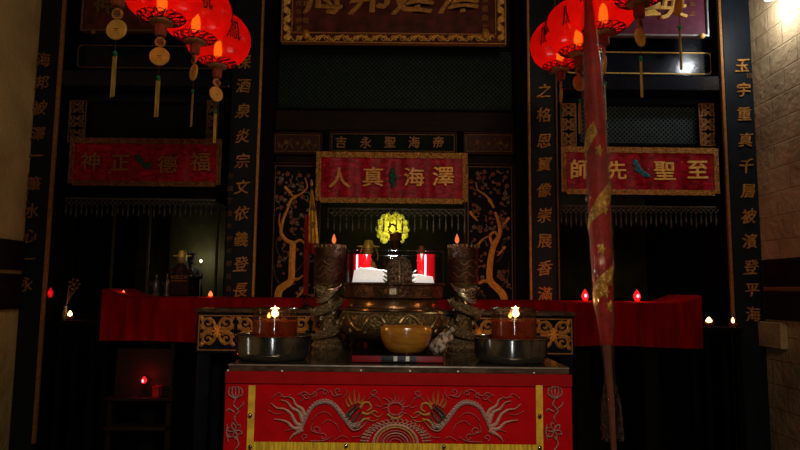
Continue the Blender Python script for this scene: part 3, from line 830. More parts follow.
# ------------------------------------------------------------------ front offering table and cloth
YT = 2.52
ZT = at(397, 365.5, YT).z
X0, X1 = at(227.5, 368, YT-.02).x, at(570, 368, YT-.02).x
t = thing('offering_table', 'front offering table with glass top holding the burner and lamps, under the embroidered cloth', 'table', ((X0+X1)/2, YT+.38, 0))
obj('tabletop', MB().box(X0, X1, YT, 3.345, ZT-.026, ZT-.006, .004), 'dark_wood', t)
obj('glass_top', MB().box(X0, X1, YT-.004, 3.35, ZT-.006, ZT, .001), 'table_glass', t)
obj('metal_edge', MB().box(X0, X1, YT-.008, YT-.002, ZT-.028, ZT-.006, .002), 'edge_metal', t)
obj('bright_edge', MB().box(X0, X1, YT-.010, YT-.0045, ZT-.006, ZT-.0005, .001), 'edge_bright', t)
for xx in (X0+.06, X1-.06):
    for yy in (YT+.07, 3.28): obj('leg', MB().box(xx-.04, xx+.04, yy-.04, yy+.04, 0, ZT-.026, .006), 'red_brown_wood', t)
obj('apron', MB().box(X0+.02, X1-.02, YT+.03, YT+.05, ZT-.16, ZT-.026), 'red_brown_wood', t)

YC = YT-.022
ct = thing('embroidered_tablecloth', 'red tablecloth embroidered with two dragons and yellow fringe, hanging down the front table', 'tablecloth', ((X0+X1)/2, YC, .25))
s = S(397, 400, YC)
cl = MB().sheet(X0-.004, X1+.004, .25, ZT-.026, 90, 30, lambda p, q: YC+.004*math.sin(p*40)*(1-q)+.003*math.sin(p*17+q*3)*(1-q), .004)
cl.box(X0-.004, X0-.002, YC+.003, 3.27, .3, ZT-.028); cl.box(X1+.002, X1+.004, YC+.003, 3.27, .3, ZT-.028)
sobj('cloth', cl, 'cloth_red', ct)
zb = at(397, 384.5, YC).z
obj('top_band', MB().sheet(X0-.004, X1+.004, zb, ZT-.027, 60, 4, lambda p, q: YC-.009, .003), 'cloth_red_dark', ct, 'darker plain red band')
YE = YC-.008
for u in (250.3, 539.5):
    a, b, c, d = rect(u-3.4, 385, u+3.4, 520, YC)
    obj('yellow_border', MB().sheet(a, b, .3, at(u, 385, YC).z, 3, 30, lambda p, q: YE-.001+.001*math.sin(q*60), .002), 'yellow_ribbon', ct)
a, b, c, d = rect(254, 442.5, 536, 462, YC)
obj('yellow_fringe', MB().sheet(a, b, c, d, 140, 4, lambda p, q: YE-.004+.003*math.sin(p*300)*(1-q), .002), 'yellow_cloth', ct)
for u, v in ((250, 415.5), (250, 447), (346, 446), (444, 447), (540, 416), (540, 448)):
    sobj('mirror_sequin', MB().ell(at(u, v, YE-.010), (.008, .005, .009), 10, 6), 'steel', ct)
for u, v in ((228, 370.5), (282, 371), (361, 370.5), (410, 371), (458, 371.5), (534, 373)):
    sobj('pearl_pin', MB().ell(at(u, v, YC-.016), (.0045, .0045, .0045), 8, 6), 'porcelain', ct)
def spine(pts, n=8): return [(p.x, p.y) for p in smooth([(x, y, 0) for x, y in pts], n)]
def dragon(f):
    P = lambda L: [f(x, y) for x, y in L]
    root = MB()
    body = [(302, 427), (306, 417), (312, 407), (320, 402.5), (328, 402), (335, 406), (341, 413), (347, 421), (353, 426), (360, 424)]
    root.stroke(P(body), (3.0, 5.2), YE, .006)
    for p in spine(body, 3): q = f(p[0], p[1]-2.0); root.disc(q[0], q[1], 1.25, YE-.004, .004, 6)
    d = obj('embroidered_dragon', root, 'thread_silver', ct)
    m = MB()
    for L in ([(303, 426), (296, 423), (291, 414), (284, 409), (277, 408), (271, 403)], [(303, 422), (299, 412), (292, 408), (287, 402), (281, 400)], [(305, 416), (302, 409), (296, 405), (293, 399), (289, 397)],
              [(303, 428), (294, 428), (287, 422), (280, 420), (274, 419)], [(303, 429), (298, 432), (292, 436), (289, 441)]):
        m.stroke(P(L), (4.2, .8), YE, .005)
    obj('tail_streamer', m, 'thread_pale', d)
    m = MB()
    for L in ([(347, 422), (352, 414), (360, 406)], [(350, 425), (356, 417), (361, 411)], [(354, 428), (360, 421), (362, 416)], [(345, 418), (350, 411), (357, 405)]):
        m.stroke(P(L), (3.6, 1.6), YE, .006)
    obj('mane', m, 'thread_green', d)
    m = MB()
    for L in ([(352, 405), (349, 398), (351, 392)], [(355, 404), (354, 395), (354, 388)], [(358, 403), (359, 396), (358, 391)], [(360, 404), (363, 400), (365, 395)], [(349, 407), (346, 402), (346, 397)]):
        m.stroke(P(L), (3.0, .7), YE, .005)
    obj('crest_flame', m, 'thread_rust', d)
    m = MB()
    m.stroke(P([(360, 408), (364, 403), (369, 403), (371, 408), (367, 411)]), (2.8, 1.6), YE, .006); m.stroke(P([(362, 413), (368, 414), (374, 411), (378, 413)]), (3.0, .8), YE, .005)
    m.stroke(P([(358, 424), (363, 420), (370, 418)]), (4.0, 1.4), YE, .006); m.stroke(P([(371, 413), (378, 417), (383, 414)]), .9, YE, .004); m.stroke(P([(366, 419), (374, 421), (380, 418)]), .9, YE, .004)
    obj('muzzle', m, 'thread_gold', d)
    m = MB()
    for L in ([(347, 424), (353, 430), (361, 428), (368, 420)], [(350, 415), (355, 409)], [(354, 420), (359, 414)]): m.stroke(P(L), 1.3, YE-.003, .005)
    obj('beard', m, 'thread_pale', d)
    m = MB()
    for cx, cy, r, a0, sg in ((306, 396, 3.5, 0, 1), (314, 394, 3.2, 2, -1), (325, 393, 3.2, 0, -1), (338, 391, 4, 1, 1), (316, 430, 4.5, 1, -1), (323, 437, 4, 4, 1), (305, 437, 3.5, 2, 1), (374, 392, 4, 3, -1)):
        q = f(cx, cy); m.spiral(q[0], q[1], r, 1.1, a0 if f(1, 0)[0] < 2 else PI-a0, sg if f(1, 0)[0] < 2 else -sg, 1.1, YE, .004)
    for L in ([(298, 395), (305, 392), (311, 395), (320, 389), (328, 391)], [(318, 433), (311, 430), (314, 421)], [(310, 441), (318, 441), (326, 440), (333, 436)], [(330, 390), (334, 396), (343, 394)], [(280, 396), (287, 397), (292, 394)]): m.stroke(P(L), 1.1, YE, .004)
    for L in ([(312, 420), (318, 414), (326, 412), (333, 417)], [(322, 424), (328, 420), (336, 424), (340, 432)], [(272, 398), (279, 393), (285, 398)], [(268, 410), (276, 414), (283, 413)], [(286, 431), (294, 429), (300, 434)],
              [(343, 398), (347, 393), (345, 388)], [(368, 400), (372, 396), (378, 398), (381, 403)], [(375, 405), (381, 407), (383, 403)], [(352, 437), (360, 436), (366, 431)], [(335, 440), (342, 436), (348, 438)], [(300, 402), (304, 398), (300, 394)]):
        m.stroke(P(L), .8, YE, .003)
    obj('cloud_swirl', m, 'thread_pink', d)
dragon(lambda x, y: (x, y)); dragon(lambda x, y: (792-x, y+.9))
m = MB(); cx, cy = 395.5, 409
for k in range(18):
    a = 2*PI*k/18; L = 13 if k % 2 else 9.5
    if math.sin(a) < -.3: L += 4
    m.stroke([(cx+7*math.cos(a), cy+6*math.sin(a)), (cx+(L*.7)*math.cos(a+.15), cy+L*.7*math.sin(a+.15)), (cx+L*math.cos(a), cy+L*math.sin(a))], (1.8, .5), YE, .004)
m.stroke([(cx+7.5*math.cos(a*PI/8), cy+6*math.sin(a*PI/8)) for a in range(17)], 1.6, YE, .005, 2, taper=False)
pe = obj('flaming_pearl', m, 'thread_pink', ct)
obj('pearl_base', MB().stroke([(cx-8, cy+5), (cx-4, cy+8.5), (cx, cy+9.5), (cx+4, cy+8.5), (cx+8, cy+5)], 2.2, YE-.002, .005), 'thread_gold', pe)
m = MB(); cx, cy = 395.5, 444
for r, w in ((22, 2.6), (12.5, 1.6)):
    m.stroke([(cx+r*math.cos(PI+PI*k/16), cy+r*.86*math.sin(PI+PI*k/16)) for k in range(17)], w, YE, .005, 2, taper=False)
for k in range(23):
    a = PI+PI*k/22; m.stroke([(cx+(33+2.4*math.cos(q))*math.cos(a)+2.2*math.sin(q), cy+(23+2.2*math.cos(q))*math.sin(a)) for q in (0, 1.2, 2.4, 3.6, 4.8, 6.0)], 1.2, YE, .004, 3)
    m.disc(cx+28*math.cos(a), cy+20.5*math.sin(a), 1.2, YE, .004, 7)
wv = obj('wave_arch', m, 'thread_pale', ct)
m = MB()
for r in (15.5, 9.5, 6): m.stroke([(cx+r*math.cos(PI+PI*k/16), cy+r*.86*math.sin(PI+PI*k/16)) for k in range(17)], 1.2, YE-.001, .004, 2, taper=False)
obj('wave_stripe', m, 'thread_pink', wv)
m = MB(); m.stroke([(cx+18.5*math.cos(PI+PI*k/16), cy+16.5*math.sin(PI+PI*k/16)) for k in range(17)], 1.8, YE-.001, .004, 2, taper=False)
obj('gold_stripe', m, 'thread_gold', wv)
def flower(cx):
    m = MB()
    for dx, tp in ((-6, -3), (-3, -6), (0, -8), (3, -6), (6, -3)):
        m.stroke([(cx, 399), (cx+dx*1.1, 395+tp*.2), (cx+dx, 390+tp*.4), (cx+dx*.4, 388+tp*.2)], 1.1, YE, .004)
    m.stroke([(cx, 399), (cx-2, 405), (cx+3, 411), (cx-1, 418), (cx+2, 424)], 1.2, YE, .004)
    m.stroke([(cx+1, 410), (cx+7, 405), (cx+8, 401)], 1.2, YE, .004); m.stroke([(cx-1, 412), (cx-7, 409), (cx-9, 412)], 1.2, YE, .004)
    for k in range(6):
        a = 2*PI*k/6+.3; m.stroke([(cx-1, 431), (cx-1+5*math.cos(a-.4), 431+5.5*math.sin(a-.4)), (cx-1+8*math.cos(a), 431+8.5*math.sin(a)), (cx-1+5*math.cos(a+.4), 431+5.5*math.sin(a+.4))], 1.1, YE, .004)
    m.stroke([(cx, 436), (cx+3, 444), (cx-2, 452)], 1.3, YE, .004); m.stroke([(cx-8, 424), (cx-9, 432), (cx-7, 442)], 1.1, YE, .004)
    obj('embroidered_flower', m, 'thread_silver', ct)
flower(235.5); flower(555)

# ------------------------------------------------------------------ tray, burner and what stands on the front table
YU = 3.06
a, b = at(351, 357, 2.60).x, at(444, 357, 2.60).x
zt = ZT+.032
t = thing('offering_tray', 'low glossy black tray with red ends under the bronze incense burner', 'tray', ((a+b)/2, 2.9, ZT))
obj('tray_body', MB().box(a, b, 2.603, 3.24, ZT+.0005, zt, .003), 'tray_black', t)
obj('tray_end', MB().box(a+.003, a+.125, 2.599, 2.603, ZT+.004, zt-.003), 'tray_red', t); obj('tray_end', MB().box(b-.115, b-.003, 2.599, 2.603, ZT+.004, zt-.003), 'tray_red', t)
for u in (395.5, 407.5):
    x = at(u, 357, 2.6).x; obj('glint_plate', MB().box(x-.008, x+.008, 2.599, 2.603, ZT+.008, zt-.004, .001), 'porcelain', t)  # white plates standing in for candle glints on the tray front

cxb = 393.0
c0 = at(cxb, 320, YU)
k = S(cxb, 310, YU)
t = thing('incense_burner', 'big round bronze incense burner with dragon relief and dark neck, centre of the front table', 'incense burner', (c0.x, YU, zt))
def Zp(v): return at(cxb, v, YU).z
body = [(29, 349), (38, 346.5), (45, 342), (50, 335.5), (52.8, 328.5), (53.5, 321.5), (52.5, 316), (49.5, 312), (46, 310)]
def wob(th, i): return 1+.006*math.sin(th*24+i*2)+.005*math.sin(th*11+i)
z_lo = zt+.022
zz = lambda v: z_lo+(Zp(v)-Zp(349))*((Zp(310)-z_lo)/(Zp(310)-Zp(349)))
sobj('bowl', MB().lathe([(h*k, zz(v)) for h, v in body], (c0.x, YU), 64, wob), 'bronze', t)
sobj('neck', MB().lathe([(46*k, Zp(310.2)), (48.5*k, Zp(309.6)), (48.5*k, Zp(308)), (45*k, Zp(307)), (44*k, Zp(303)), (45*k, Zp(299.5)), (47*k, Zp(298.2))], (c0.x, YU), 64), 'bronze_smooth', t)
sobj('rim', MB().lathe([(47*k, Zp(298)), (49.5*k, Zp(297.4)), (49.5*k, Zp(286)), (51.5*k, Zp(285)), (51.5*k, Zp(283)), (48*k, Zp(283)), (46*k, Zp(286)), (44*k, Zp(296)), (.002, Zp(296))], (c0.x, YU), 64), 'drum_brown', t)
for a in (PI*1.5, PI*.5+.9, PI*.5-.9):
    px, py = c0.x+.12*math.cos(a), YU+.12*math.sin(a)
    sobj('foot', MB().lathe([(.030, zt), (.026, zt+.01), (.034, zt+.03), (.030, zt+.04)], (px, py), 14), 'bronze', t)
def on_bowl(ang, q, lift=.004):
    i = q*(len(body)-1); j = min(int(i), len(body)-2); f_ = i-j
    h = body[j][0]+(body[j+1][0]-body[j][0])*f_; v = body[j][1]+(body[j+1][1]-body[j][1])*f_
    r = h*k+lift; return (c0.x+r*math.sin(ang), YU-r*math.cos(ang), zz(v))
for sg in (-1, 1):
    m = MB(); pts = []
    for i in range(26):
        q = i/25; pts.append(on_bowl(sg*(.12+1.05*q), .60+.22*math.sin(q*9.5)*(1-.3*q)))
    m.tube(pts, [.008-.005*(i/25) for i in range(26)], 7)
    for i in range(3, 24, 3):
        p = pts[i]; m.tube([p, on_bowl(sg*(.12+1.05*i/25+.07), .60+.22*math.sin(i/25*9.5)+.10)], [.004, .0015], 5)
    for j in range(9):
        a = sg*(.15+j*.13); q = .38+.3*((j*5) % 3)/2
        m.tube([on_bowl(a+.05*math.cos(x*.9)*(1-x/9), q+.07*math.sin(x*.9)*(1-x/9), .003) for x in range(9)], .0026, 5)
    sobj('dragon_relief', m, 'bronze_relief', t)
m = MB()
for i in range(40):
    a = -1.45+2.9*i/39; m.tube([on_bowl(a-.03, .93, .002), on_bowl(a, .86, .003), on_bowl(a+.03, .93, .002)], .0025, 5)
sobj('shoulder_pattern', m, 'bronze_relief', t)
yr = YU-49.5*k
m = MB().box(c0.x-.022, c0.x+.022, yr-.008, yr+.004, Zp(295.5), Zp(287.5), .006)
for sg in (-1, 1): m.lathe([(.004, Zp(294)), (.010, Zp(291.5)), (.004, Zp(289))], (c0.x+sg*.032, yr-.002), 8)
pl = obj('rim_plaque', m, 'bronze_relief', t)
obj('plaque_character', MB().text('回', cxb, 291.4, 6, yr-.009, .02), 'porcelain', pl)
for du in (-28, 28):
    m = MB()
    uu = cxb+du; yq = YU-math.sqrt((49.5*k)**2-(abs(du)*k)**2)-.002
    m.spiral(uu, 291.5, 4, 1.2, 0, 1, 1.2, yq, .005); m.spiral(uu+5, 291.5, 3, 1.0, 2, -1, 1.0, yq, .005)
    obj('rim_scroll', m, 'bronze_relief', t)
# shield emblem standing on the rim
ye = yr+.012
m = MB(); m.poly([(387, 284), (387, 266), (389, 261), (394, 257), (399.5, 255), (405, 257), (410, 261), (412, 266), (412, 284)], ye, .012)
em = obj('shield_emblem', m, 'drum_brown', t)
m = MB()
for sg in (-1, 1):
    m.spiral(399.5+sg*4.5, 263, 3.2, 1.2, 0, sg, 1.2, ye-.012, .004); m.spiral(399.5+sg*5, 270, 3.4, 1.3, 1, -sg, 1.2, ye-.012, .004)
    m.stroke([(399.5+sg*3, 283), (399.5+sg*4, 276), (399.5+sg*9, 272)], 1.3, ye-.012, .004)
m.stroke([(399.5, 283), (399.5, 272), (399.5, 258)], 1.6, ye-.012, .004)
obj('emblem_carving', m, 'dragon_pale', em)
m = MB()
for sg in (-1, 1):
    for v in (274, 278.5, 282.5): m.stroke([(399.5+sg*12, v), (399.5+sg*14.5, v-1.5), (399.5+sg*16.5, v-3.5)], (2.6, .9), ye, .006)
obj('emblem_leaf', m, 'dragon_pale', em)

# ash bed
NA = 28; rA = 43*k; vs = [(c0.x, YU, 0)]
def zash(x, y):
    u = x/rA
    return Zp(283)+.050-.018*u+.010*math.exp(-((u+.55)/.32)**2)+.003*math.sin(u*23)
mb = MB(); RG = 12
vs = [(c0.x, YU, zash(0, 0))]
for r in range(1, RG+1):
    for j in range(NA):
        a = 2*PI*j/NA; x, y = rA*r/RG*math.cos(a), rA*r/RG*math.sin(a)
        q = 1 if r < RG else 0
        vs.append((c0.x+x, YU+min(y, -.012), zash(x, y) if r < RG-1 else (zash(x, y)*.9+Zp(284)*.1 if r == RG-1 else Zp(294))))
fs = [(0, 1+j, 1+(j+1) % NA) for j in range(NA)]
for r in range(RG-1):
    for j in range(NA): b_ = 1+r*NA; fs.append((b_+j, b_+NA+j, b_+NA+(j+1) % NA, b_+(j+1) % NA))
mb.add(vs, fs)
o = sobj('ash_heap', mb, 'ash_white_lit'); tag(o, 'bright white ash heaped in the incense burner', 'ash', kind='stuff')

# clear windscreen on the rim
wx0, wx1 = at(348, 265, YU-.21).x, at(442.5, 265, YU-.21).x
w0, w1 = Zp(283)+.001, at(395, 251, YU-.21).z
t = thing('clear_windscreen', 'clear acrylic windscreen standing around the ash on the incense burner', 'windscreen', (c0.x, YU, w0))
for nm, bxx in (('front_pane', (wx0, wx1, YU-.212, YU-.208)), ('back_pane', (wx0, wx1, YU+.208, YU+.212)), ('side_pane', (wx0-.004, wx0, YU-.212, YU+.212)), ('side_pane', (wx1, wx1+.004, YU-.212, YU+.212))):
    p_ = obj(nm, MB().box(*bxx, w0, w1), 'acrylic', t)
m = MB().box(wx0-.004, wx1+.004, YU-.213, YU-.207, w1, w1+.003).box(wx0-.004, wx1+.004, YU+.207, YU+.213, w1, w1+.003)
m.box(wx0-.005, wx0-.001, YU-.213, YU+.213, w1, w1+.003).box(wx1+.001, wx1+.005, YU-.213, YU+.213, w1, w1+.003)
for x in (wx0-.003, wx1+.001): m.box(x, x+.003, YU-.2145, YU-.2125, w0, w1)
obj('polished_edge', m, 'glass_edge', t)
for u, rx, lab in ((362, -4.5, 'red glass candle lamp glowing behind the flag end of the windscreen'), (426, -1, 'red glass candle lamp glowing behind the windscreen, side of the joss stick')):
    p = at(u, 270, YU+.05); zb = Zp(296)+.001; sc_ = S(u, 270, YU+.05)
    t = thing('red_candle_lamp', lab, 'candle lamp', (p.x, YU+.05, zb), 'red candle lamps in the burner')
    zt_ = at(u, 254.5, YU+.05).z; r = 9*sc_
    sobj('glass_tube', MB().lathe([(r, zb), (r, zt_), (r*.94, zt_), (r*.94, zb+.004), (.002, zb+.004)], (p.x, YU+.05), 24), 'lamp_red', t)
    sobj('light_rod', MB().tube([(p.x+rx*sc_, YU+.05-r*1.02, zb+.05), (p.x+rx*sc_, YU+.05-r*1.02, zt_-.004)], .0034, 8), 'rod_pink', t)
point('burner_fill', (c0.x, YU-.06, w1+.02), 3.2, (1, .93, .86), .03)  # unseen point light added to whiten the ash

# amber bowl
Yb = 2.68
k2 = S(406, 340, Yb); cb = at(406, 340, Yb)
t = thing('amber_bowl', 'plain amber brown bowl in front of the incense burner', 'bowl', (cb.x, Yb, zt))
zz2 = lambda v: zt+.0005+(354.5-v)/27.0*(.112)
prof = [(14, 354.5), (18, 352.5), (22, 347), (24.8, 340), (26, 334), (26, 330.5), (25.4, 328.3), (24.6, 327.8), (24, 328.6), (24.4, 332), (22.5, 341), (16, 349.5), (.02, 351)]
# the bowl stands on a small foot
sobj('bowl_body', MB().lathe([(h*k2, zz2(v)+.003) for h, v in prof], (cb.x, Yb), 48), 'bowl_amber', t)
sobj('foot_ring', MB().lathe([(13*k2, zt+.0005), (14.5*k2, zt+.002), (14*k2, zt+.006), (10*k2, zt+.006)], (cb.x, Yb), 32), 'drum_brown', t)

# spotted pouch
p = at(440.5, 350, 2.69); k3 = 1
random.seed(11)
m = MB(); c = Vector((p.x, 2.69, zt+.035)); NL, NM = 22, 14; vs = []
for i in range(NM+1):
    la = -PI/2+PI*i/NM
    for j in range(NL):
        th = 2*PI*j/NL
        w = 1+.13*math.sin(3*th+2*la)+.10*math.sin(5*th-3*la)+.06*math.sin(9*th)
        x, y, z = .040*w*math.cos(la)*math.cos(th), .03*w*math.cos(la)*math.sin(th), .047*math.sin(la)*(1+.18*math.sin(2*th))
        z += .55*max(0, x); vs.append((c.x+x+.25*z, c.y+y, max(zt+.0005, c.z+z)))
m.add(vs, [(i*NL+j, i*NL+(j+1) % NL, (i+1)*NL+(j+1) % NL, (i+1)*NL+j) for i in range(NM) for j in range(NL)])
t = thing('cloth_pouch', 'small crumpled pale pouch with dark spots beside the amber bowl', 'pouch', (p.x, 2.69, zt))
sobj('pouch_body', m, 'bag_pale', t)
sobj('knotted_neck', MB().tube([(c.x+.030, c.y, c.z+.040), (c.x+.044, c.y-.004, c.z+.062), (c.x+.054, c.y, c.z+.068)], [.016, .007, .014], 10), 'bag_pale', t)

# ------------------------------------------------------------------ dragon pedestals
def pedestal(cx, sg, label):
    Yp = 3.225; c = at(cx, 320, Yp); k = S(cx, 310, Yp); Z = lambda v: at(cx, v, Yp).z
    zf = lambda v: ZT+.0005+(Z(v)-Z(355))*((Z(283)-ZT)/(Z(283)-Z(355)))
    t = thing('dragon_pedestal', label, 'candle pedestal', (c.x, Yp, ZT), 'dragon pedestals beside the burner')
    sobj('base', MB().lathe([(15.5*k, zf(355)), (16*k, zf(353)), (14*k, zf(350)), (15*k, zf(347)), (11*k, zf(344)), (9.5*k, zf(342))], (c.x, Yp), 32), 'dragon_metal', t)
    sobj('column', MB().lathe([(9.5*k, zf(343)), (9*k, zf(330)), (9*k, zf(300)), (11*k, zf(290)), (14*k, zf(285)), (15*k, zf(283))], (c.x, Yp), 32), 'bronze', t)
    dr = sobj('drum', MB().lathe([(15*k, Z(283)), (15.6*k, Z(281)), (15.2*k, Z(264)), (15.6*k, Z(249)), (16*k, Z(248)), (16*k, Z(245)), (14*k, Z(245)), (13*k, Z(247)), (.002, Z(247))], (c.x, Yp), 36), 'drum_brown', t)
    m = MB()
    for i in range(10):
        a = PI+.25+(PI-.5)*i/9
        x, y = c.x+16.0*k*math.cos(a), Yp+16.0*k*math.sin(a); m.box(x-.004, x+.004, y-.003, y+.002, Z(248), Z(245.5))
    obj('key_pattern', m, 'gold_dim', dr)
    m = MB()
    for j in range(3):
        pts = [(c.x+sg*(15.7*k)*math.sin(-.9+1.7*i/12), Yp-15.7*k*math.cos(-.9+1.7*i/12), Z(275-j*6+2.5*math.sin(i*.9+j))) for i in range(13)]
        m.tube(pts, [.002+.003*math.sin(PI*i/12) for i in range(13)], 6)
    sobj('cloud_relief', m, 'statue_brown', dr)
    m = MB(); pts = []; rr = []
    N = 60
    for i in range(N+1):
        q = i/N; a = sg*(1.2+q*2*PI*2.15)+PI; R = (11.8+1.8*math.sin(q*14))*k
        pts.append((c.x+R*math.sin(a), Yp-R*math.cos(a), zf(346-58*q))); rr.append((2.2+3.6*math.sin(PI*min(1, q*1.15+.05)))*k*.95+.001)
    m.tube(pts, rr, 10)
    body_ = sobj('dragon_body', m, 'dragon_metal', t)
    m = MB()
    for i in range(2, N-1, 2):
        p = Vector(pts[i]); o = Vector((p.x-c.x, p.y-Yp, 0)).normalized()
        m.tube([p+o*rr[i]*.8+Vector((0, 0, rr[i]*.3)), p+o*rr[i]*1.45+Vector((0, 0, rr[i]*.9))], [.0042, .001], 5)
    sobj('spine_fin', m, 'dragon_pale', body_)
    h = Vector(pts[-1]); f = Vector((sg*-.35, -.9, .1)).normalized()
    hc = Vector((c.x-sg*2*k, Yp-12*k, zf(292)))
    m = MB().ell(hc, (.026, .030, .022), 14, 10); m.ell(hc+Vector((-sg*.010, -.026, -.008)), (.016, .020, .011), 12, 8); m.ell(hc+Vector((-sg*.008, -.022, -.022)), (.012, .018, .006), 10, 6)
    m.tube([h, (h+hc)/2+Vector((0, -.006, 0)), hc], [rr[-1], .018, .020], 10)
    hd = sobj('dragon_head', m, 'dragon_metal', t)
    m = MB()
    for q in (-1, 1):
        m.tube(smooth([hc+Vector((q*.012, .004, .016)), hc+Vector((q*.022, .01, .034)), hc+Vector((q*.036, .012, .042))], 4), [.005-.0004*i for i in range(9)], 6)
        m.tube(smooth([hc+Vector((q*.012, -.036, -.008)), hc+Vector((q*.034, -.042, .004)), hc+Vector((q*.046, -.03, -.012))], 4), .0018, 5)
    sobj('horn', m, 'dragon_pale', hd)
    # flowing clouds that wrap the pedestal below the drum
    m = MB()
    for j in range(6):
        a0 = sg*(-1.35+.12*j); pts2 = []
        for i in range(13):
            q = i/12; a = a0+sg*2.1*q; R = (12.5+3.2*math.sin(q*PI)+.5*(j % 2))*k
            pts2.append((c.x+R*math.sin(a), Yp-R*math.cos(a), zf(302-3.2*j+10*(1-q)*q*3-13*q+4*j*q*.3)))
        m.tube(pts2, [.0012+.0042*math.sin(PI*i/12) for i in range(13)], 6)
    for j in range(8):
        a0 = -1.2+j*.34; zc = zf(340-(j*29 % 40)); R = 12.5*k
        m.tube([(c.x+R*math.sin(a0+.16*math.cos(x*.9)*(1-x/9)), Yp-R*math.cos(a0), zc+.016*math.sin(x*.9)*(1-x/9)) for x in range(9)], .0028, 5)
    sobj('cloud_scroll', m, 'dragon_pale', t)
    # small electric candle on top
    zc = Z(247)+.0008; cu = cx+(5 if sg > 0 else -6); x = at(cu, 240, Yp).x
    e = thing('flame_bulb', 'small orange flame bulb on top of the dragon pedestal ' + ('by the yellow flag' if sg > 0 else 'away from the flag'), 'candle bulb', (x, Yp, zc), 'flame bulbs on the dragon pedestals')
    sobj('bulb_base', MB().lathe([(.016, zc), (.014, zc+.006), (.006, zc+.010), (.006, zc+.018)], (x, Yp), 16), 'gold_mid', e)
    sobj('bulb', MB().lathe([(.005, zc+.0185), (.011, zc+.030), (.0105, zc+.042), (.005, zc+.058), (.0008, zc+.068)], (x, Yp), 14), 'bulb_orange_dim', e)
emis('bulb_orange_dim', (1, .20, .05), .95)
pedestal(329, 1, 'tall bronze pedestal wrapped by a dragon, beside the yellow flag')
pedestal(463, -1, 'tall bronze pedestal wrapped by a dragon, beside the spotted pouch')

# ------------------------------------------------------------------ basins and oil lamps
def oil_lamp(cx, cj, sgn, lb, ll, seed):
    Yl = 2.705; k = S(cx, 340, Yl); c = at(cx, 340, Yl); zr = at(cx, 337.5, Yl-.15).z if sgn < 0 else at(cx, 340, Yl-.15).z
    b = thing('steel_basin', lb, 'basin', (c.x, Yl, ZT), 'basins under the oil lamps')
    H = zr-ZT; R = 37.5*k
    sobj('basin_wall', MB().lathe([(R*.84, ZT+.0005), (R*.89, ZT+.006), (R*.935, ZT+.018), (R*.955, ZT+H*.35), (R*.97, ZT+H*.97), (R, ZT+H), (R*.955, ZT+H), (R*.93, ZT+H*.35), (R*.84, ZT+.006), (.002, ZT+.006)], (c.x, Yl), 48), 'steel', b)
    sobj('rolled_rim', MB().tube([(c.x+R*math.cos(2*PI*i/48), Yl+R*math.sin(2*PI*i/48), zr) for i in range(49)], .0028, 6, False), 'steel', b)
    # glass jar of oil standing in the basin
    j = at(cj, 325, Yl); rj = 22.5*S(cj, 320, Yl); zb = ZT+.0075; ztj = at(cj, 309, Yl).z+.004
    zo = at(cj, 320.5, Yl).z
    t = thing('oil_lamp', ll, 'oil lamp', (j.x, Yl, zb), 'glass oil lamps burning on the front table')
    sobj('glass_jar', MB().lathe([(rj*.9, zb), (rj*.98, zb+.006), (rj, zb+.03), (rj, ztj), (rj*.965, ztj), (rj*.965, zb+.03), (rj*.9, zb+.008), (.002, zb+.008)], (j.x, Yl), 40), 'glass', t)
    sobj('jar_rim', MB().tube([(j.x+rj*.985*math.cos(2*PI*i/40), Yl+rj*.985*math.sin(2*PI*i/40), ztj) for i in range(41)], .0030, 6, False), 'glass_edge', t)
    sobj('oil', MB().lathe([(rj*.86, zb+.010), (rj*.945, zb+.032), (rj*.955, zo), (.002, zo)], (j.x, Yl), 40), 'oil_red_lit', t)
    w = sobj('wick_float', MB().lathe([(.020, zo+.0005), (.020, zo+.006), (.005, zo+.008), (.003, zo+.016)], (j.x+.004, Yl-.03), 16), 'bronze_relief', t)
    zf = zo+.016
    sobj('flame', MB().lathe([(.004, zf), (.014, zf+.008), (.016, zf+.016), (.009, zf+.030), (.0008, zf+.048)], (j.x+.004, Yl-.03), 14), 'flame_core', w)
    sobj('flame_sputter', MB().lathe([(.003, zf-.004), (.008, zf+.002), (.007, zf+.008), (.0008, zf+.020)], (j.x-.020, Yl-.035), 12), 'flame', w)
    point('flame_light', (j.x+.004, Yl-.03, zf+.060), 1.6, (1, .50, .18), .02, w)
oil_lamp(273.5, 275, -1, 'shallow steel basin under the oil lamp on the dark-statue side', 'round glass oil lamp of red oil with a bright flame, on the dark-statue side', 1)
oil_lamp(510.5, 513.5, 1, 'shallow steel basin under the oil lamp near the joss stick', 'round glass oil lamp of red oil with a bright flame, near the joss stick', 2)

# ------------------------------------------------------------------ flag
Yf_ = 3.52; zb = ZB+.001
x = at(307, 300, Yf_).x
t = thing('yellow_flag', 'yellow pennant with red hem on a dark red pole behind the dragon pedestal', 'flag', (x, Yf_, zb))
sobj('base', MB().lathe([(.035, zb), (.033, zb+.012), (.010, zb+.02), (.008, zb+.03)], (x, Yf_), 20), 'dark_wood', t)
pt = at(311.5, 186, Yf_)
sobj('pole', MB().tube([(x, Yf_, zb+.02), (pt.x, Yf_, pt.z)], .006, 8), 'red_brown_wood', t)
sobj('finial', MB().lathe([(.003, pt.z), (.010, pt.z+.012), (.002, pt.z+.04)], (pt.x, Yf_), 10), 'gold', t)
def cloth_poly(rows_, Yc, amp=.012):
    m = MB(); n = 10; vs = []
    for (a, b, v) in rows_:
        for i in range(n+1):
            p = at(a+(b-a)*i/n, v, Yc); p.y += amp*math.sin(i*1.5+v*.05); vs.append(p)
    W = n+1
    m.add(vs, [(r*W+i, r*W+i+1, (r+1)*W+i+1, (r+1)*W+i) for r in range(len(rows_)-1) for i in range(n)]); return m
sobj('flag_cloth', cloth_poly([(311, 313, 190), (309.5, 315, 205), (308.5, 317, 222), (308.5, 318.5, 243)], Yf_-.03), 'flag_yellow', t)
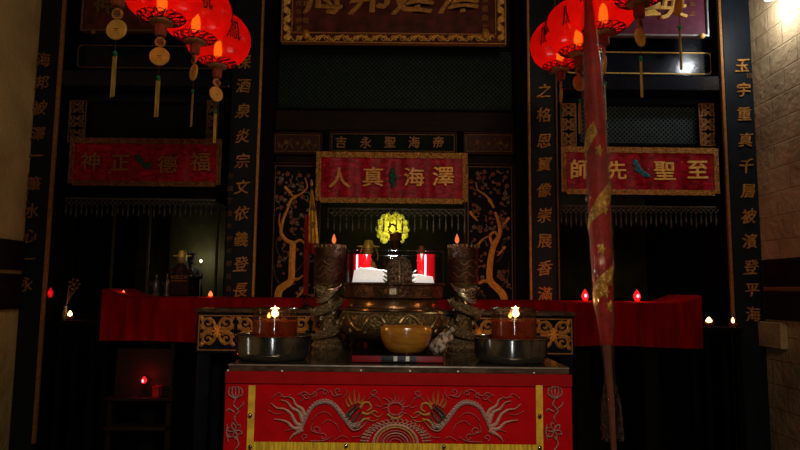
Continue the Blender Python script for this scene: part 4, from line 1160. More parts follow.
sobj('red_hem', cloth_poly([(308.5, 318.5, 243), (309, 319, 249), (310.5, 318.5, 254)], Yf_-.03), 'flag_red', t)
sobj('pole_ribbon', cloth_poly([(305, 309, 215), (304, 308.5, 250), (303, 308, 295)], Yf_-.055, .006), 'flag_red', t)
m = MB()
for i, ch in enumerate('海令'): m.text(ch, 312.6, 208+i*17, 7.5, Yf_-.05, .02)
obj('lettering', m, 'ink', t)

# ------------------------------------------------------------------ inner altars and statues
def inner_altar(k, v, label, m_='dull_black'):
    a, b = bx(k); Yd = 4.62; z = at(sum(PX[k])/2, v, Yd).z
    t = thing('inner_altar', label, 'altar', ((a+b)/2, Yd+.3, 0))
    obj('altar_top', MB().box(a+.02, b-.02, Yd, 5.3, z-.04, z, .004), m_, t)
    obj('front_board', MB().box(a+.05, b-.05, Yd+.04, Yd+.07, 0, z-.04), m_, t)
    for xx in (a+.06, b-.06): obj('side_board', MB().box(xx-.02, xx+.02, Yd+.07, 5.28, 0, z-.04), m_, t)
    return z
zL = inner_altar('L', 297, 'dark inner altar under the statue with the bright cap, behind the red cloth')
zC = inner_altar('C', 297, 'dark inner altar of the central shrine below the gilt halo')
zR = inner_altar('R', 299, 'black inner altar of the bay behind the joss stick')

def figure(name, label, u, v0, v1, Y, hw, robe, face, hat, hatm, zb=None, extra=None):
    """seated deity: robed body with knees, sleeves, head, hat"""
    c = at(u, v0, Y); k = S(u, (v0+v1)/2, Y); zb = c.z if zb is None else zb
    H = at(u, v1, Y).z-zb; W = hw*k
    t = thing(name, label, 'statue', (c.x, Y, zb))
    m = MB()
    m.lathe([(W*.95, zb), (W, zb+H*.06), (W*.92, zb+H*.22), (W*.74, zb+H*.36), (W*.66, zb+H*.50), (W*.60, zb+H*.60), (W*.36, zb+H*.68), (W*.20, zb+H*.72)], (c.x, Y), 24, lambda th, i: 1+.05*math.sin(th*9))
    for q in (-1, 1):
        m.tube(smooth([(c.x+q*W*.56, Y, zb+H*.60), (c.x+q*W*.82, Y-W*.25, zb+H*.44), (c.x+q*W*.25, Y-W*.75, zb+H*.40)], 4), [W*.20, W*.22, W*.25, W*.27, W*.28, W*.28, W*.26, W*.22, W*.16], 10)
        m.ell((c.x+q*W*.52, Y-W*.62, zb+H*.20), (W*.34, W*.36, H*.11), 12, 8)
    sobj('robe', m, robe, t)
    hz = zb+H*.80; r = H*.095
    m = MB().ell((c.x, Y, hz), (r*.85, r*.92, r*1.12), 16, 12); m.ell((c.x, Y-r*.9, hz-r*.05), (r*.14, r*.2, r*.26), 8, 6)
    for q in (-1, 1): m.ell((c.x+q*r*.86, Y, hz), (r*.12, r*.2, r*.3), 8, 6)
    hd = sobj('head', m, face, t)
    m = MB()
    for q in (-1, 1): m.ell((c.x+q*r*.33, Y-r*.83, hz+r*.16), (r*.13, r*.06, r*.06), 6, 4)
    m.ell((c.x, Y-r*.84, hz-r*.45), (r*.24, r*.06, r*.05), 6, 4)
    obj('facial_feature', m, 'ink', hd)
    sobj('beard', MB().lathe([(r*.03, hz-r*2.2), (r*.25, hz-r*1.3), (r*.42, hz-r*.75)], (c.x, Y-r*.62), 10), 'ink', hd)
    m = MB(); z0 = hz+r*.55
    if hat == 'crown':
        m.lathe([(r*.98, z0), (r*1.08, z0+r*.2), (r*.95, z0+r*.5), (r*1.05, z0+r*1.1), (r*.5, z0+r*1.4), (r*.02, z0+r*1.5)], (c.x, Y), 16)
        m.box(c.x-r*1.3, c.x+r*1.3, Y-r*.3, Y+r*.3, z0+r*1.15, z0+r*1.28)
    else:
        m.lathe([(r*.98, z0), (r*1.0, z0+r*.5), (r*.85, z0+r*.9), (r*.7, z0+r*1.5), (r*.02, z0+r*1.6)], (c.x, Y), 16)
        for q in (-1, 1): m.ell((c.x+q*r*1.5, Y, z0+r*.35), (r*.7, r*.1, r*.16), 10, 6)
    sobj('hat', m, hatm, t)
    return t
# central deity with its halo
Yd = 4.95
figure('deity_statue', 'dark robed deity statue seated before the yellow halo in the central shrine', 395, 297, 231, Yd, 14, 'statue_brown', 'statue_brown', 'crown', 'gold_mid', zC+.0005)
Yh = 5.12
c = at(392.5, 229, Yh); kk = S(392.5, 229, Yh)*.88
t = thing('gilt_halo', 'round yellow flowered gilt halo behind the deity in the central shrine', 'halo', (c.x, Yh, zC))
sobj('post', MB().tube([(c.x, Yh+.02, zC+.0005), (c.x, Yh+.02, c.z-8*kk)], .012, 10), 'gold_dim', t)
sobj('post_base', MB().lathe([(.05, zC+.0005), (.045, zC+.015), (.014, zC+.03)], (c.x, Yh+.02), 20), 'gold_dim', t)
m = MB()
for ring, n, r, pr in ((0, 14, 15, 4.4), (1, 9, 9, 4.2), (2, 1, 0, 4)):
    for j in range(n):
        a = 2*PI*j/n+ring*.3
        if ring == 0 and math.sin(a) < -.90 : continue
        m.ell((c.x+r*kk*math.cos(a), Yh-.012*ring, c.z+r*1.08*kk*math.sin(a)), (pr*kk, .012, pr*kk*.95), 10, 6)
sobj('flower_ring', m, 'halo_gold_lit', t)
point('halo_lamp', (c.x, Yh-.10, c.z), .55, (1, .86, .12), .03, t)
point('halo_back_fill', (c.x, Yh+.10, c.z+.05), .9, (1, .85, .30), .04, t)  # unseen light added to lift the dark bay behind the halo
Yg = 4.80
p = at(367.5, 262, Yg); zg = zC
t = figure('golden_statue', 'small bright golden figure beside the central deity, flag side', 367.5, 297, 240, Yg, 9, 'statue_gold', 'statue_gold', 'cap', 'statue_gold', zC+.0005)
cc = at(369, 254, Yg+.05); kq = S(369, 254, Yg)
sobj('halo_ring', MB().tube([(cc.x+9*kq*math.cos(PI*i/12-.3), Yg+.05, cc.z-.02+13*kq*math.sin(PI*i/12-.3)) for i in range(13)], .006, 6), 'gold', t)
point('statue_light', at(366, 243, Yg-.25), .25, (1, .75, .25), .02)  # bare point light before the golden figure, no fixture
p = at(421.5, 250, 4.8)
t = thing('tall_candle', 'tan unlit candle in brass cup on the other side of the central deity', 'candle', (p.x, 4.8, zC))
sobj('candle_stick', MB().lathe([(.022, zC+.07), (.022, p.z+.02), (.018, p.z+.03), (.003, p.z+.032)], (p.x, 4.8), 16), 'tag_orange', t)
sobj('brass_cup', MB().lathe([(.05, zC+.0005), (.045, zC+.012), (.015, zC+.03), (.015, zC+.05), (.035, zC+.07), (.035, zC+.085), (.024, zC+.085)], (p.x, 4.8), 20), 'gold', t)
# pale glass ornament hanging above the halo
p = at(391.5, 209, 4.6); kk = S(391.5, 209, 4.6)
t = thing('hanging_ornament', 'pale glass drop hanging just under the 澤海真人 banner', 'ornament', (p.x, 4.6, p.z))
sobj('glass_drop', MB().lathe([(.002, p.z-6*kk), (2.2*kk, p.z-5*kk), (1.5*kk, p.z), (2.6*kk, p.z+4*kk), (.6*kk, p.z+6*kk)], (p.x, 4.6), 14), 'bead_pale', t)
obj('hanging_cord', MB().tube([(p.x, 4.6, p.z+6*kk), (p.x, 4.6, p.z+.45)], .002, 5), 'bead_pale', t)

# left bay: deity with bright cap, glowing bulb, small pieces
Ys = 4.78
p0 = at(147, 260, Ys+.2)
t = thing('shrine_niche', 'olive shrine niche with thin pale posts around the statue with the bright cap', 'niche', (at(182, 297, Ys).x, Ys+.35, zL))
xa, xb = at(147, 260, Ys).x, at(216, 260, Ys).x
zt2 = at(180, 222, Ys+.3).z
obj('back_panel', MB().box(xa, xb, Ys+.46, Ys+.48, zL+.0005, zt2+.12), 'shrine_olive', t)
for u in (112, 148, 216.5):
    xx = at(u, 250, Ys).x; obj('post', MB().box(xx-.008, xx+.008, Ys+.0, Ys+.02, zL+.0005, zt2+.12, .002), 'shrine_olive', t)
obj('top_rail', MB().box(at(112, 250, Ys).x-.01, xb+.012, Ys, Ys+.48, zt2+.12, zt2+.14), 'dark_wood', t)
figure('seated_deity', 'dim seated deity in dark red robe with bright lit cap, behind the censer', 180.5, 297, 250.5, Ys+.11, 13, 'robe_dark', 'statue_face', 'cap', 'statue_gold', zL+.0005)
figure('black_hat_statue', 'black statue with flat dark hat beside the bright-capped deity', 190.5, 297, 252.5, Ys+.335, 11, 'dull_black', 'dull_black', 'crown', 'dull_black', zL+.0005)
p = at(201, 261, Ys+.30)
t = thing('small_white_bulb', 'small glaring white bulb behind the black-hatted statue', 'bulb', (p.x, Ys+.30, zL))
sobj('lamp_stem', MB().tube([(p.x, Ys+.30, zL+.0005), (p.x, Ys+.30, p.z-.014)], .006, 8), 'pewter', t)
sobj('bulb', MB().ell(p, (.009, .009, .013), 10, 8), 'bulb_warm', t)
point('bulb_light', p+Vector((0, .03, .01)), .9, (1, .95, .6), .02, t)
point('cap_light', at(176, 247, Ys-.05), .10, (1, .8, .35), .01)  # bare point light close to the cap, no fixture
p = at(179, 281, Ys-.12)
t = thing('inscribed_censer', 'small dark censer with a gilt inscribed front, at the bright-capped deity\'s knees', 'censer', (p.x, Ys-.05, zL))
obj('censer_box', MB().box(p.x-.075, p.x+.075, Ys-.12, Ys-.03, zL+.012, p.z+.045, .008), 'robe_dark', t)
for q in (-.06, .06): obj('foot', MB().box(p.x+q-.012, p.x+q+.012, Ys-.11, Ys-.04, zL+.0005, zL+.012), 'robe_dark', t)
m = MB()
for i, ch in enumerate('福德正神'): m.text(ch, 172.5+i*4.4, 277, 4, Ys-.121, .02)
obj('inscription', m, 'gold_mid', t)
obj('gilded_line', MB().pbox(171, 280.3, 187, 281.2, Ys-.125, Ys-.12), 'gold_mid', t)
def figurine(u, v1, lab, hw):
    c = at(u, 297, Ys-.14); k = S(u, 290, Ys-.14); H = at(u, v1, Ys-.14).z-zL
    t = thing('pewter_figurine', lab, 'figurine', (c.x, Ys-.14, zL), 'pewter figurines beside the censer')
    w = hw*k
    sobj('body', MB().lathe([(w, zL+.0005), (w*.9, zL+H*.1), (w*.55, zL+H*.2), (w*.8, zL+H*.4), (w*.6, zL+H*.66), (w*.25, zL+H*.74)], (c.x, Ys-.14), 14, lambda th, i: 1+.1*math.sin(th*5+i)), 'pewter', t)
    sobj('head', MB().ell((c.x, Ys-.14, zL+H*.84), (w*.36, w*.36, H*.11), 10, 8), 'pewter', t)
    m = MB()
    for q in (-1, 1): m.tube([(c.x+q*w*.5, Ys-.14, zL+H*.6), (c.x+q*w*1.0, Ys-.17, zL+H*.5), (c.x+q*w*.8, Ys-.19, zL+H*.68)], [w*.2, w*.16, w*.1], 6)
    sobj('arm', m, 'pewter', t)
figurine(155.5, 273, 'taller pewter figurine beside the pale shrine post', 4.5)
figurine(166.5, 272, 'slimmer pewter figurine between its twin and the inscribed censer', 3.2)

# ------------------------------------------------------------------ bulbs and candles on the altars
def red_bulb(u, v, Yb, zbase, lab, core, hot, e, r=.012, base_m='candle_red'):
    p = at(u, v, Yb)
    t = thing('electric_candle', lab, 'electric candle', (p.x, Yb, zbase), 'small electric candles in the bays')
    sobj('candle_body', MB().lathe([(.018, zbase), (.018, zbase+.004), (.010, zbase+.008), (.010, max(zbase+.010, p.z-r*1.6))], (p.x, Yb), 14), base_m, t)
    if core == 'bulb_red': sobj('filament', MB().ell((p.x-.002, Yb-r*.98, p.z), (r*.42, r*.2, r*.55), 8, 6), 'bulb_red_core', t)
    sobj('bulb', MB().lathe([(r*.5, p.z-r*1.55), (r, p.z-r*.5), (r*.95, p.z+r*.4), (r*.4, p.z+r*1.4), (r*.05, p.z+r*1.9)], (p.x, Yb), 14), core, t)
    point('candle_glow', p+Vector((0, -.035, .01)), e, hot, .02, t)
red_bulb(585, 295.6, 3.86, ZA+.0008, 'red electric candle on the red altar cloth, just beside the joss stick', 'bulb_red', (1, .03, .03), 1.2, .021)
red_bulb(637, 296.0, 3.86, ZA+.0008, 'red electric candle on the red altar cloth, the one farther from the joss stick', 'bulb_red', (1, .03, .03), 1.2, .021)
red_bulb(210.5, 294.8, 3.84, ZA+.0008, 'orange electric candle on the red cloth below the couplet board', 'bulb_orange', (1, .2, .06), .18, .013)
red_bulb(123.5, 292.5, 3.86, ZA+.0008, 'faint orange electric candle at the curled end of the red cloth', 'bulb_orange', (1, .1, .04), .10, .008)
# corner stands with votive flames
def corner_stand(u0, u1, v, Ys_, lab):
    X0, X1 = at(u0, v, Ys_).x, at(u1, v, Ys_).x; z = at((u0+u1)/2, v, Ys_).z
    t = thing('corner_stand', lab, 'stand', ((X0+X1)/2, Ys_+.12, 0), 'dark corner stands')
    obj('stand_top', MB().box(X0, X1, Ys_, Ys_+.24, z-.03, z, .004), 'dull_black', t)
    for xx in (X0+.03, X1-.03):
        for yy in (Ys_+.03, Ys_+.21): obj('leg', MB().box(xx-.02, xx+.02, yy-.02, yy+.02, 0, z-.03, .004), 'dull_black', t)
    return z
zc1 = corner_stand(56, 98, 321, 3.98, 'small dark stand with a burning votive beside the ochre wall board')
zc2 = corner_stand(703, 744, 327.5, 3.98, 'small dark stand with two votives beside the lamp-lit board')
def votive(u, v, Yv, z, lab, e, big=1.0, r=.034):
    p = at(u, v, Yv)
    t = thing('votive_light', lab, 'votive light', (p.x, Yv, z), 'glass votive lights on the corner stands')
    sobj('glass_cup', MB().lathe([(r*.76, z+.0005), (r, z+.055), (r*.94, z+.055), (r*.7, z+.006), (.002, z+.006)], (p.x, Yv), 20), 'glass', t)
    sobj('wax', MB().lathe([(r*.68, z+.008), (r*.8, z+.024), (.002, z+.024)], (p.x, Yv), 18), 'oil_red_lit', t)
    zf = z+.025
    sobj('flame', MB().lathe([(.004, zf), (.016*big, zf+.008), (.014*big, zf+.018), (.0008, zf+.036)], (p.x, Yv), 12), 'flame_core', t)
    point('votive_glow', (p.x, Yv, zf+.03), e, (1, .35, .12), .015, t)
votive(70, 314, 4.09, zc1, 'glass votive burning on the dark stand beside the ochre wall board', .20, .9)
votive(709, 322, 4.09, zc2, 'brighter glass votive on the stand near the lamp-lit board', .20, 1.2)
votive(733, 322.5, 4.09, zc2, 'dimmer glass votive right against the lamp-lit board', .06, .6)
red_bulb(50.5, 293, 4.16, zc1+.0005, 'dull red square candle lamp beside the ochre wall board', 'lamp_red', (1, .02, .01), .05, .019, 'dull_black')
# gold flower ornament on the stand
p = at(71, 284, 4.12); k = S(71, 284, 4.12)
t = thing('gilt_flower_vase', 'dim gilt flower spray in a slim vase above the votive by the ochre wall', 'vase', (p.x-.045, 4.16, zc1))
xv = p.x-.05
sobj('vase_body', MB().lathe([(.018, zc1+.0005), (.022, zc1+.03), (.012, zc1+.07), (.016, zc1+.09), (.011, zc1+.09)], (xv, 4.17), 16), 'pewter', t)
m = MB()
for j in range(7):
    a = 2*PI*j/7; q = Vector((p.x+5*k*math.cos(a), 4.16, p.z+5*k*math.sin(a)))
    m.tube([(xv, 4.17, zc1+.085), ((xv+q.x)/2, 4.165, (zc1+.085+q.z)/2+.01), q], .0016, 5); m.ell(q, (.012, .006, .007), 8, 5)
m.ell((p.x, 4.155, p.z), (.012, .008, .012), 8, 6)
sobj('flower_spray', m, 'gold_dim', t)

# low earth shrine beneath the altar
Yw = 3.60
zs = at(140, 398, Yw).z
xa, xb = at(104, 398, Yw).x, at(167, 398, Yw).x
t = thing('low_shrine_table', 'low dark shrine table with the red lamp, under the altar cloth beside the ochre wall', 'shrine table', ((xa+xb)/2, Yw+.15, 0))
obj('tabletop', MB().box(xa, xb+.03, Yw, Yw+.08, zs-.02, zs, .004), 'dark_wood', t)
obj('lower_shelf', MB().box(xa+.02, xb+.01, Yw-.04, Yw+.08, at(140, 426, Yw).z-.02, at(140, 426, Yw).z, .004), 'dark_wood', t)
for xx in (xa+.02, xb): obj('leg', MB().box(xx-.015, xx+.015, Yw+.03, Yw+.06, 0, zs-.02, .003), 'dark_wood', t)
obj('corner_post', MB().box(xb+.006, xb+.026, Yw+.005, Yw+.03, zs, at(168, 343, Yw).z-.0, .003), 'dark_wood', t)
obj('glow_catch_board', MB().box(xa+.02, xb, Yw+.085, Yw+.095, zs-.02, at(140, 350, Yw).z), 'dark_wood', t)  # board added behind the lamp to catch its red glow
p = at(144, 380.5, Yw+.05)
t = thing('red_shrine_lamp', 'glowing red lamp alone in the dark on the low shrine table', 'lamp', (p.x, Yw+.05, zs))
sobj('lamp_base', MB().lathe([(.022, zs+.0005), (.020, zs+.01), (.008, zs+.015), (.008, p.z-.016)], (p.x, Yw+.05), 16), 'dull_black', t)
sobj('bulb', MB().lathe([(.006, p.z-.016), (.015, p.z-.006), (.015, p.z+.006), (.004, p.z+.022)], (p.x, Yw+.05), 14), 'bulb_red', t)
sobj('filament', MB().ell((p.x, Yw+.033, p.z), (.006, .004, .010), 8, 6), 'bulb_red_core', t)
point('shrine_glow', p+Vector((0, -.035, .01)), .45, (1, .02, .02), .02, t)
p2 = at(157, 386, Yw+.04)
t = thing('small_red_box', 'small red offering box beside the red shrine lamp', 'box', (p2.x, Yw+.05, zs))
obj('box_body', MB().box(p2.x-.018, p2.x+.018, Yw+.02, Yw+.07, zs+.0005, zs+.05, .003), 'candle_red', t)
obj('lid', MB().box(p2.x-.020, p2.x+.020, Yw+.018, Yw+.072, zs+.0505, zs+.062, .003), 'candle_red', t)

# ------------------------------------------------------------------ framed plaques on the side walls
def wall_plaque(X, sg, ya, yb, z0, z1, lab, fm):
    t = thing('framed_plaque', lab, 'plaque', (X, (ya+yb)/2, z0), 'dark framed plaques on the side walls')
    x0, x1 = (X, X+.02) if sg > 0 else (X-.02, X)
    obj('mount_board', MB().box(x0, x1, ya, yb, z0, z1), 'dark_wood', t)
    xx0, xx1 = (X+.0, X+.034) if sg > 0 else (X-.034, X)
    m = MB(); w = .022
    m.box(xx0, xx1, ya, yb, z1-w, z1).box(xx0, xx1, ya, yb, z0, z0+w).box(xx0, xx1, ya, ya+w, z0+w, z1-w).box(xx0, xx1, yb-w, yb, z0+w, z1-w)
    obj('frame', m, fm, t)
for X, sg, u, vs_, lab in ((WL, 1, 10, ((240, 270), (273.5, 309)), 'ochre'), (WR, -1, 782, ((259, 287), (291, 320)), 'brick')):
    for i, (va, vb) in enumerate(vs_):
        Yq = at_x(u, va, X).y
        z1, z0 = at_x(u, va, X).z, at_x(u, vb, X).z
        wall_plaque(X, sg, 3.2, 4.27, z0, z1, ('upper' if i == 0 else 'lower') + ' of two dark framed plaques on the ' + ('ochre plaster wall' if lab == 'ochre' else 'whitewashed brick wall'), 'dark_wood')

# ------------------------------------------------------------------ lanterns
R_ = .16
def build_lantern():
    t = thing('red_paper_lantern', 'x', 'lantern', (0, 0, 0), 'red paper lanterns hanging in two rows')
    n, mlat = 64, 24; vs = []; q = .86
    for i in range(1, mlat):
        la = -PI/2+PI*i/mlat
        for kx in range(n):
            th = 2*PI*kx/n; r = R_*(math.cos(la)**.86)*(1+.010*math.cos(th*16))
            vs.append((r*math.cos(th), r*math.sin(th), R_*q*math.sin(la)))
    mb = MB(); mb.add(vs, [(i*n+kx, i*n+(kx+1) % n, (i+1)*n+(kx+1) % n, (i+1)*n+kx) for i in range(mlat-2) for kx in range(n)])
    sobj('shade', mb, 'lantern_skin', t)
    def sp(th, la, lift=.003):
        r = R_*(math.cos(la)**.86)+lift; return (r*math.cos(th), r*math.sin(th), (R_*q+lift*.5)*math.sin(la))
    m = MB()
    for lam, rr, cnt in ((-1.10, .085, 14), (-1.27, .06, 9), (1.05, .10, 14)):
        for j in range(cnt):
            a = 2*PI*j/cnt
            m.tube([sp(a+rr*math.cos(x*PI/4)/max(.3, math.cos(lam)), lam+rr*math.sin(x*PI/4)) for x in range(9)], .0022, 5, False)
            m.tube([sp(a+.05, lam-.07), sp(a+.16, lam+.01), sp(a+.22, lam+.09)], .0030, 5)
    obj('printed_border', m, 'lantern_ink', t)
    m = MB()
    gv, gf = glyph_data('鳳', .004, .5)
    for deg in (-104, -15, -146, 149, 65):
        a0 = math.radians(deg)
        m.add([sp(a0+v.x*.60, v.y*.80+.06, .003+.002*(v.z > 0)) for v in gv], gf)
    o = obj('lantern_character', m, 'lantern_ink', t)
    sobj('top_cap', MB().lathe([(.058, R_*q-.020), (.060, R_*q-.012), (.060, R_*q+.010), (.05, R_*q+.014), (.01, R_*q+.014)], (0, 0), 24), 'gold_mid', t)
    zb = -R_*q
    sobj('bottom_cap', MB().lathe([(.050, zb+.016), (.052, zb+.008), (.046, zb-.006), (.026, zb-.010), (.01, zb-.010)], (0, 0), 24), 'gold_mid', t)
    sobj('bulb', MB().lathe([(.010, zb+.045), (.020, zb+.060), (.021, zb+.085), (.016, zb+.12), (.004, zb+.14)], (0, 0), 14), 'lantern_lamp', t)
    sobj('bulb_holder', MB().lathe([(.018, zb+.0), (.018, zb+.03), (.010, zb+.046)], (0, 0), 12), 'ink', t)
    m = MB().lathe([(.020, zb-.060), (.024, zb-.054), (.025, zb-.020), (.020, zb-.010)], (0, 0), 8)
    obj('fringe_block', m, 'fringe_red', t)
    # tags: discs facing the viewer
    def tagdisc(z, rx, rz, th):
        m = MB(); nn = 24
        f = [(rx*math.cos(2*PI*j/nn), -th, z+rz*math.sin(2*PI*j/nn)) for j in range(nn)]; g = [(rx*.92*math.cos(2*PI*j/nn), -th-.002, z+rz*.92*math.sin(2*PI*j/nn)) for j in range(nn)]
        b = [(rx*math.cos(2*PI*j/nn), th, z+rz*math.sin(2*PI*j/nn)) for j in range(nn)]
        m.add(g+f+b, [tuple(range(nn)), tuple(reversed(range(2*nn, 3*nn)))]+[(j, nn+j, nn+(j+1) % nn, (j+1) % nn) for j in range(nn)]+[(nn+j, 2*nn+j, 2*nn+(j+1) % nn, nn+(j+1) % nn) for j in range(nn)])
        return m
    zt = zb-.086; zd = zb-.146
    a = obj('small_tag', tagdisc(zt, .022, .021, .003), 'tag_orange', t)
    gv, gf = glyph_data('福', .012)
    obj('tag_character', MB().add([(v.x*.030, -.0055-v.z*.01, zt+v.y*.030) for v in gv], gf), 'ink', a)
    m = tagdisc(zd, .040, .038, .003)
    b = obj('gold_disc', m, 'disc_gold', t)
    obj('disc_mark', MB().box(-.010, .010, -.0056, -.005, zd+.001, zd+.003).box(-.006, .006, -.0056, -.005, zd-.006, zd-.004), 'ink', b)
    obj('pendant_string', MB().tube([(0, 0, zb-.012), (0, .0, zb-.068)], .0015, 5).tube([(0, 0, zd-.038), (0, 0, zd-.09)], .0012, 5), 'ink', t)
    zg = zd-.088
    sobj('green_bead', MB().ell((0, 0, zg), (.008, .008, .008), 10, 8).ell((.004, -.002, zg-.01), (.006, .005, .005), 8, 6), 'plastic_green', t)
    m = MB()
    zr = zg-.012
    for dx in (-.0045, .0045): m.add([(dx-.004, -.001, zr), (dx+.004, -.001, zr), (dx+.0035, -.003, zr-.15), (dx-.0035, -.003, zr-.155), (dx-.004, .001, zr), (dx+.004, .001, zr), (dx+.0035, .001, zr-.15), (dx-.0035, .001, zr-.155)],
                                      [(0, 3, 2, 1), (4, 5, 6, 7), (0, 1, 5, 4), (1, 2, 6, 5), (2, 3, 7, 6), (3, 0, 4, 7)])
    obj('ribbon_tassel', m, 'ribbon_strip', t)
    obj('hanging_cord', MB().tube([(0, 0, R_*q+.012), (0, 0, R_*q+1.9)], .003, 5), 'ink', t)
    point('lantern_light', (0, 0, -.035), 1.15, (1, .40, .16), .035, t)
    return t
proto = build_lantern()
LAN = [(218.5, 40, 3.05, .95, 1.0, 'red lantern hanging lowest beside the 保酒泉 couplet board, back of its row'),
       (196.5, 13, 2.70, -.85, .98, 'red lantern second from the back of the row over the 福德正神 banner'),
       (163, -10, 2.37, .1, .97, 'red lantern third from the back of the row over the 福德正神 banner'),
       (121, -44, 2.05, -.15, .94, 'closest red lantern over the 福德正神 banner, only its gold disc and ribbon in view'),
       (560, 45, 3.25, 1.45, 1.0, 'red lantern hanging lowest beside the 之格恩 couplet board, back of its row'),
       (578, 28, 2.90, .5, .98, 'red lantern behind the joss stick, second from the back of its row'),
       (603, 4, 2.56, 1.4, .95, 'red lantern just past the joss stick with its fringe block, third from the back'),
       (638, -28, 2.24, .7, .91, 'closest red lantern beside the purple signboard, only its gold disc and ribbon in view'),
       (676, -66, 1.93, 1.5, .86, 'lantern above the frame by the purple signboard, only its green bead and ribbon in view')]
first = True
for u, v, Yl, rz, sc, lab in LAN:
    p = at(u, v, Yl)
    if first: proto.location = p; proto.rotation_euler = (0, 0, rz); proto['label'] = lab; first = False
    else: dup(proto, p, rz, lab, sc)
# cords end at the ceiling: trim them to its height
for o in list(bpy.data.objects):
    if o.name.startswith('hanging_cord') and o.parent and o.parent.name.startswith('red_paper_lantern'):
        top = (CEIL-.002-o.parent.location.z)/o.parent.scale.z; lo_ = R_*.86+.012
        me = o.data.copy(); o.data = me
        for v in me.vertices:
            if v.co.z > .5: v.co.z = top

# ------------------------------------------------------------------ wrapped giant joss stick
Yj = 2.40
ax = [(587.5, -22), (588.5, 5), (590, 30), (592, 60), (594.5, 110), (597, 160), (599.5, 210), (601.5, 255), (603.5, 295), (606, 330), (608.5, 365), (611, 400), (613, 440)]
pts = [at(u, v, Yj) for u, v in ax]
base = Vector((pts[-1].x+.06, Yj, 0.0))
def axis_at(v):
    for i in range(len(ax)-1):
        if ax[i][1] <= v <= ax[i+1][1]:
            q = (v-ax[i][1])/(ax[i+1][1]-ax[i][1]); return pts[i].lerp(pts[i+1], q)
    return pts[-1]
kj = S(600, 225, Yj)
t = thing('giant_joss_stick', 'tall red dragon joss stick wrapped in crinkled clear film, standing beside the front table', 'joss stick', base)
RB = {-22: 3.2, 5: 4, 30: 6, 60: 8.6, 110: 9.8, 160: 10.6, 210: 10.8, 255: 10.4, 295: 9.6, 325: 7.6, 346: 5.2, 365: 4.2, 400: 3.6, 440: 3.4}
def rad(v):
    ks = sorted(RB)
    for a, b in zip(ks, ks[1:]):
        if a <= v <= b: return (RB[a]+(RB[b]-RB[a])*(v-a)/(b-a))*kj
    return RB[ks[-1]]*kj
vv = [-22+i*6 for i in range(78) if -22+i*6 <= 346]
sobj('incense_body', MB().tube([axis_at(v) for v in vv], [rad(v) for v in vv], 20), 'joss_red', t)
sobj('bamboo_stick', MB().tube([axis_at(344), axis_at(365), axis_at(400), pts[-1], base], [.016, .013, .012, .011, .011], 10), 'bamboo', t)
sobj('weighted_foot', MB().lathe([(.16, 0), (.16, .03), (.05, .06), (.03, .10)], (base.x, base.y), 28), 'dark_wood', t)
# wrapper with wrinkles
m = MB(); n = 40; vs = []; V2 = [-22+i*3 for i in range(156) if -22+i*3 <= 446]
random.seed(5)
for v in V2:
    c = axis_at(min(v, 440)); r0 = rad(min(v, 440))+1.5*kj
    if v > 385: r0 += kj*(4.5*math.sin(min(1, (v-385)/30)*PI*.5))
    for j in range(n):
        th = 2*PI*j/n
        r = r0*(1+.05*math.sin(th*5+v*.06)+.035*math.sin(th*9-v*.13)+.03*math.sin(th*3+v*.31)+(.16*math.sin(th*7+v*.5) if v > 385 else 0))
        vs.append((c.x+r*math.cos(th), c.y+r*math.sin(th), c.z))
m.add(vs, [(i*n+j, i*n+(j+1) % n, (i+1)*n+(j+1) % n, (i+1)*n+j) for i in range(len(V2)-1) for j in range(n)])
sobj('film_wrapper', m, 'cling_film', t)
# gold dragon winding round
def on_j(v, a, lift): c = axis_at(v); r = rad(v)+lift; return Vector((c.x+r*math.sin(a), c.y-r*math.cos(a), c.z))
m = MB(); vs = []; N = 130
for i in range(N+1):
    q = i/N; v = 130+q*200; a = -.3-q*2*PI*2.6
    w = (4.0+6.0*abs(math.sin(q*13+.4)))*(1.15 if q < .9 else 1.5)
    for z in (-.5, 0, .5): vs.append(on_j(v+z*w*1.6, a+z*.25, .0016+(.004 if z == 0 else 0)))
m.add(vs, [(i*3+z, i*3+z+1, i*3+4+z, i*3+3+z) for i in range(N) for z in (0, 1)])
g = sobj('gold_dragon', m, 'joss_gold', t)
m = MB()
for v, a in ((153, -.1), (211, .1), (250, -.3), (280, .3), (292, -.1), (306, .25)):
    for j in range(5):
        m.tube([on_j(v, a, .003), on_j(v+6*math.sin(j*1.26), a+.35*math.cos(j*1.26), .004)], [.009, .002], 6)
sobj('dragon_claw', m, 'joss_gold', g)
obj('paper_band', MB().lathe([(rad(212)+.002, axis_at(216).z), (rad(212)+.002, axis_at(208).z)], (axis_at(212).x, Yj), 20), 'leaf_green', t) if False else None

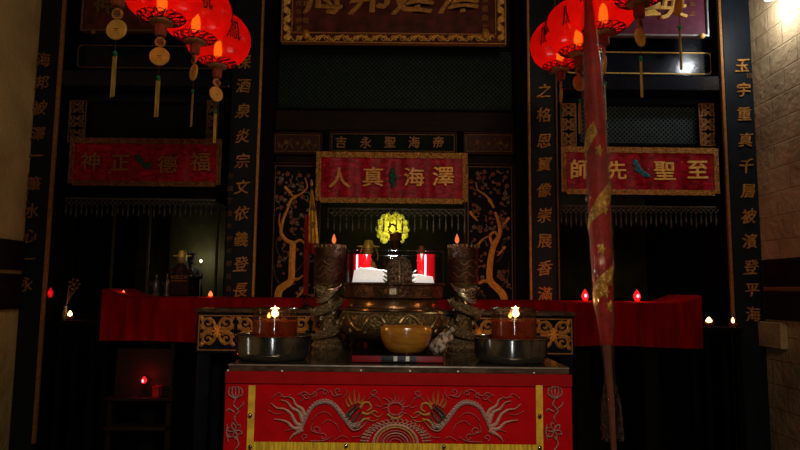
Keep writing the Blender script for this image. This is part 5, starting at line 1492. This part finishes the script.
# ------------------------------------------------------------------ wall lamp
lp = Vector((WR-.13, 3.85, 3.34))
t = thing('wall_lamp', 'bare bright white bulb on a wall arm high on the whitewashed brick wall', 'wall lamp', (WR, lp.y, lp.z))
sobj('mount_plate', MB().box(WR-.015, WR-.0005, lp.y-.04, lp.y+.04, lp.z+.05, lp.z+.16, .004), 'pewter', t)
sobj('arm', MB().tube(smooth([(WR-.012, lp.y, lp.z+.12), (WR-.08, lp.y, lp.z+.15), (lp.x, lp.y, lp.z+.10), (lp.x, lp.y, lp.z+.07)], 5), .008, 8), 'pewter', t)
sobj('bulb', MB().lathe([(.014, lp.z+.07), (.016, lp.z+.045), (.036, lp.z+.012), (.040, lp.z-.008), (.028, lp.z-.034), (.002, lp.z-.044)], (lp.x, lp.y), 20), 'bulb_white', t)
point('bulb_light', (lp.x, lp.y, lp.z-.055), 11, (.84, .90, 1), .05, t)

# ------------------------------------------------------------------ hall light, table spot and added strips
def area(name, loc, tgt, e, c, sx, sy):
    l = bpy.data.lights.new(name, 'AREA'); l.shape = 'RECTANGLE'; l.size = sx; l.size_y = sy; l.energy = e; l.color = c
    o = bpy.data.objects.new(name, l); COL.objects.link(o); o.location = loc
    o.rotation_euler = (Vector(tgt)-Vector(loc)).to_track_quat('-Z', 'Y').to_euler(); return o
area('hall_light', (.8, -.9, 3.3), (0, 3.0, 1.3), 29, (1, .78, .52), 1.0, .7)
area('streak_strip', (.12, -1.6, .70), (.12, 3, .9), 6, (.9, .95, 1), .12, 1.3)  # unseen strip light added for the upright streaks on the steel basins
area('side_streak_strip', (-2.40, 2.0, .90), (-.5, 2.7, 1.1), .6, (.95, .97, 1), .05, .8)  # second added strip, only for a side streak on the basin
def spot(name, loc, tgt, e, c, deg, r=.15):
    l = bpy.data.lights.new(name, 'SPOT'); l.energy = e; l.color = c; l.spot_size = math.radians(deg); l.spot_blend = 1; l.shadow_soft_size = r
    o = bpy.data.objects.new(name, l); COL.objects.link(o); o.location = loc
    o.rotation_euler = (Vector(tgt)-Vector(loc)).to_track_quat('-Z', 'Y').to_euler(); return o
spot('table_spot', (.1, -.4, 2.6), (0, 2.55, .85), 108, (1, .82, .60), 48)
w = bpy.data.worlds.new('world'); scn.world = w; w.use_nodes = True
w.node_tree.nodes['Background'].inputs[0].default_value = (1, .75, .5, 1)
w.node_tree.nodes['Background'].inputs[1].default_value = .003
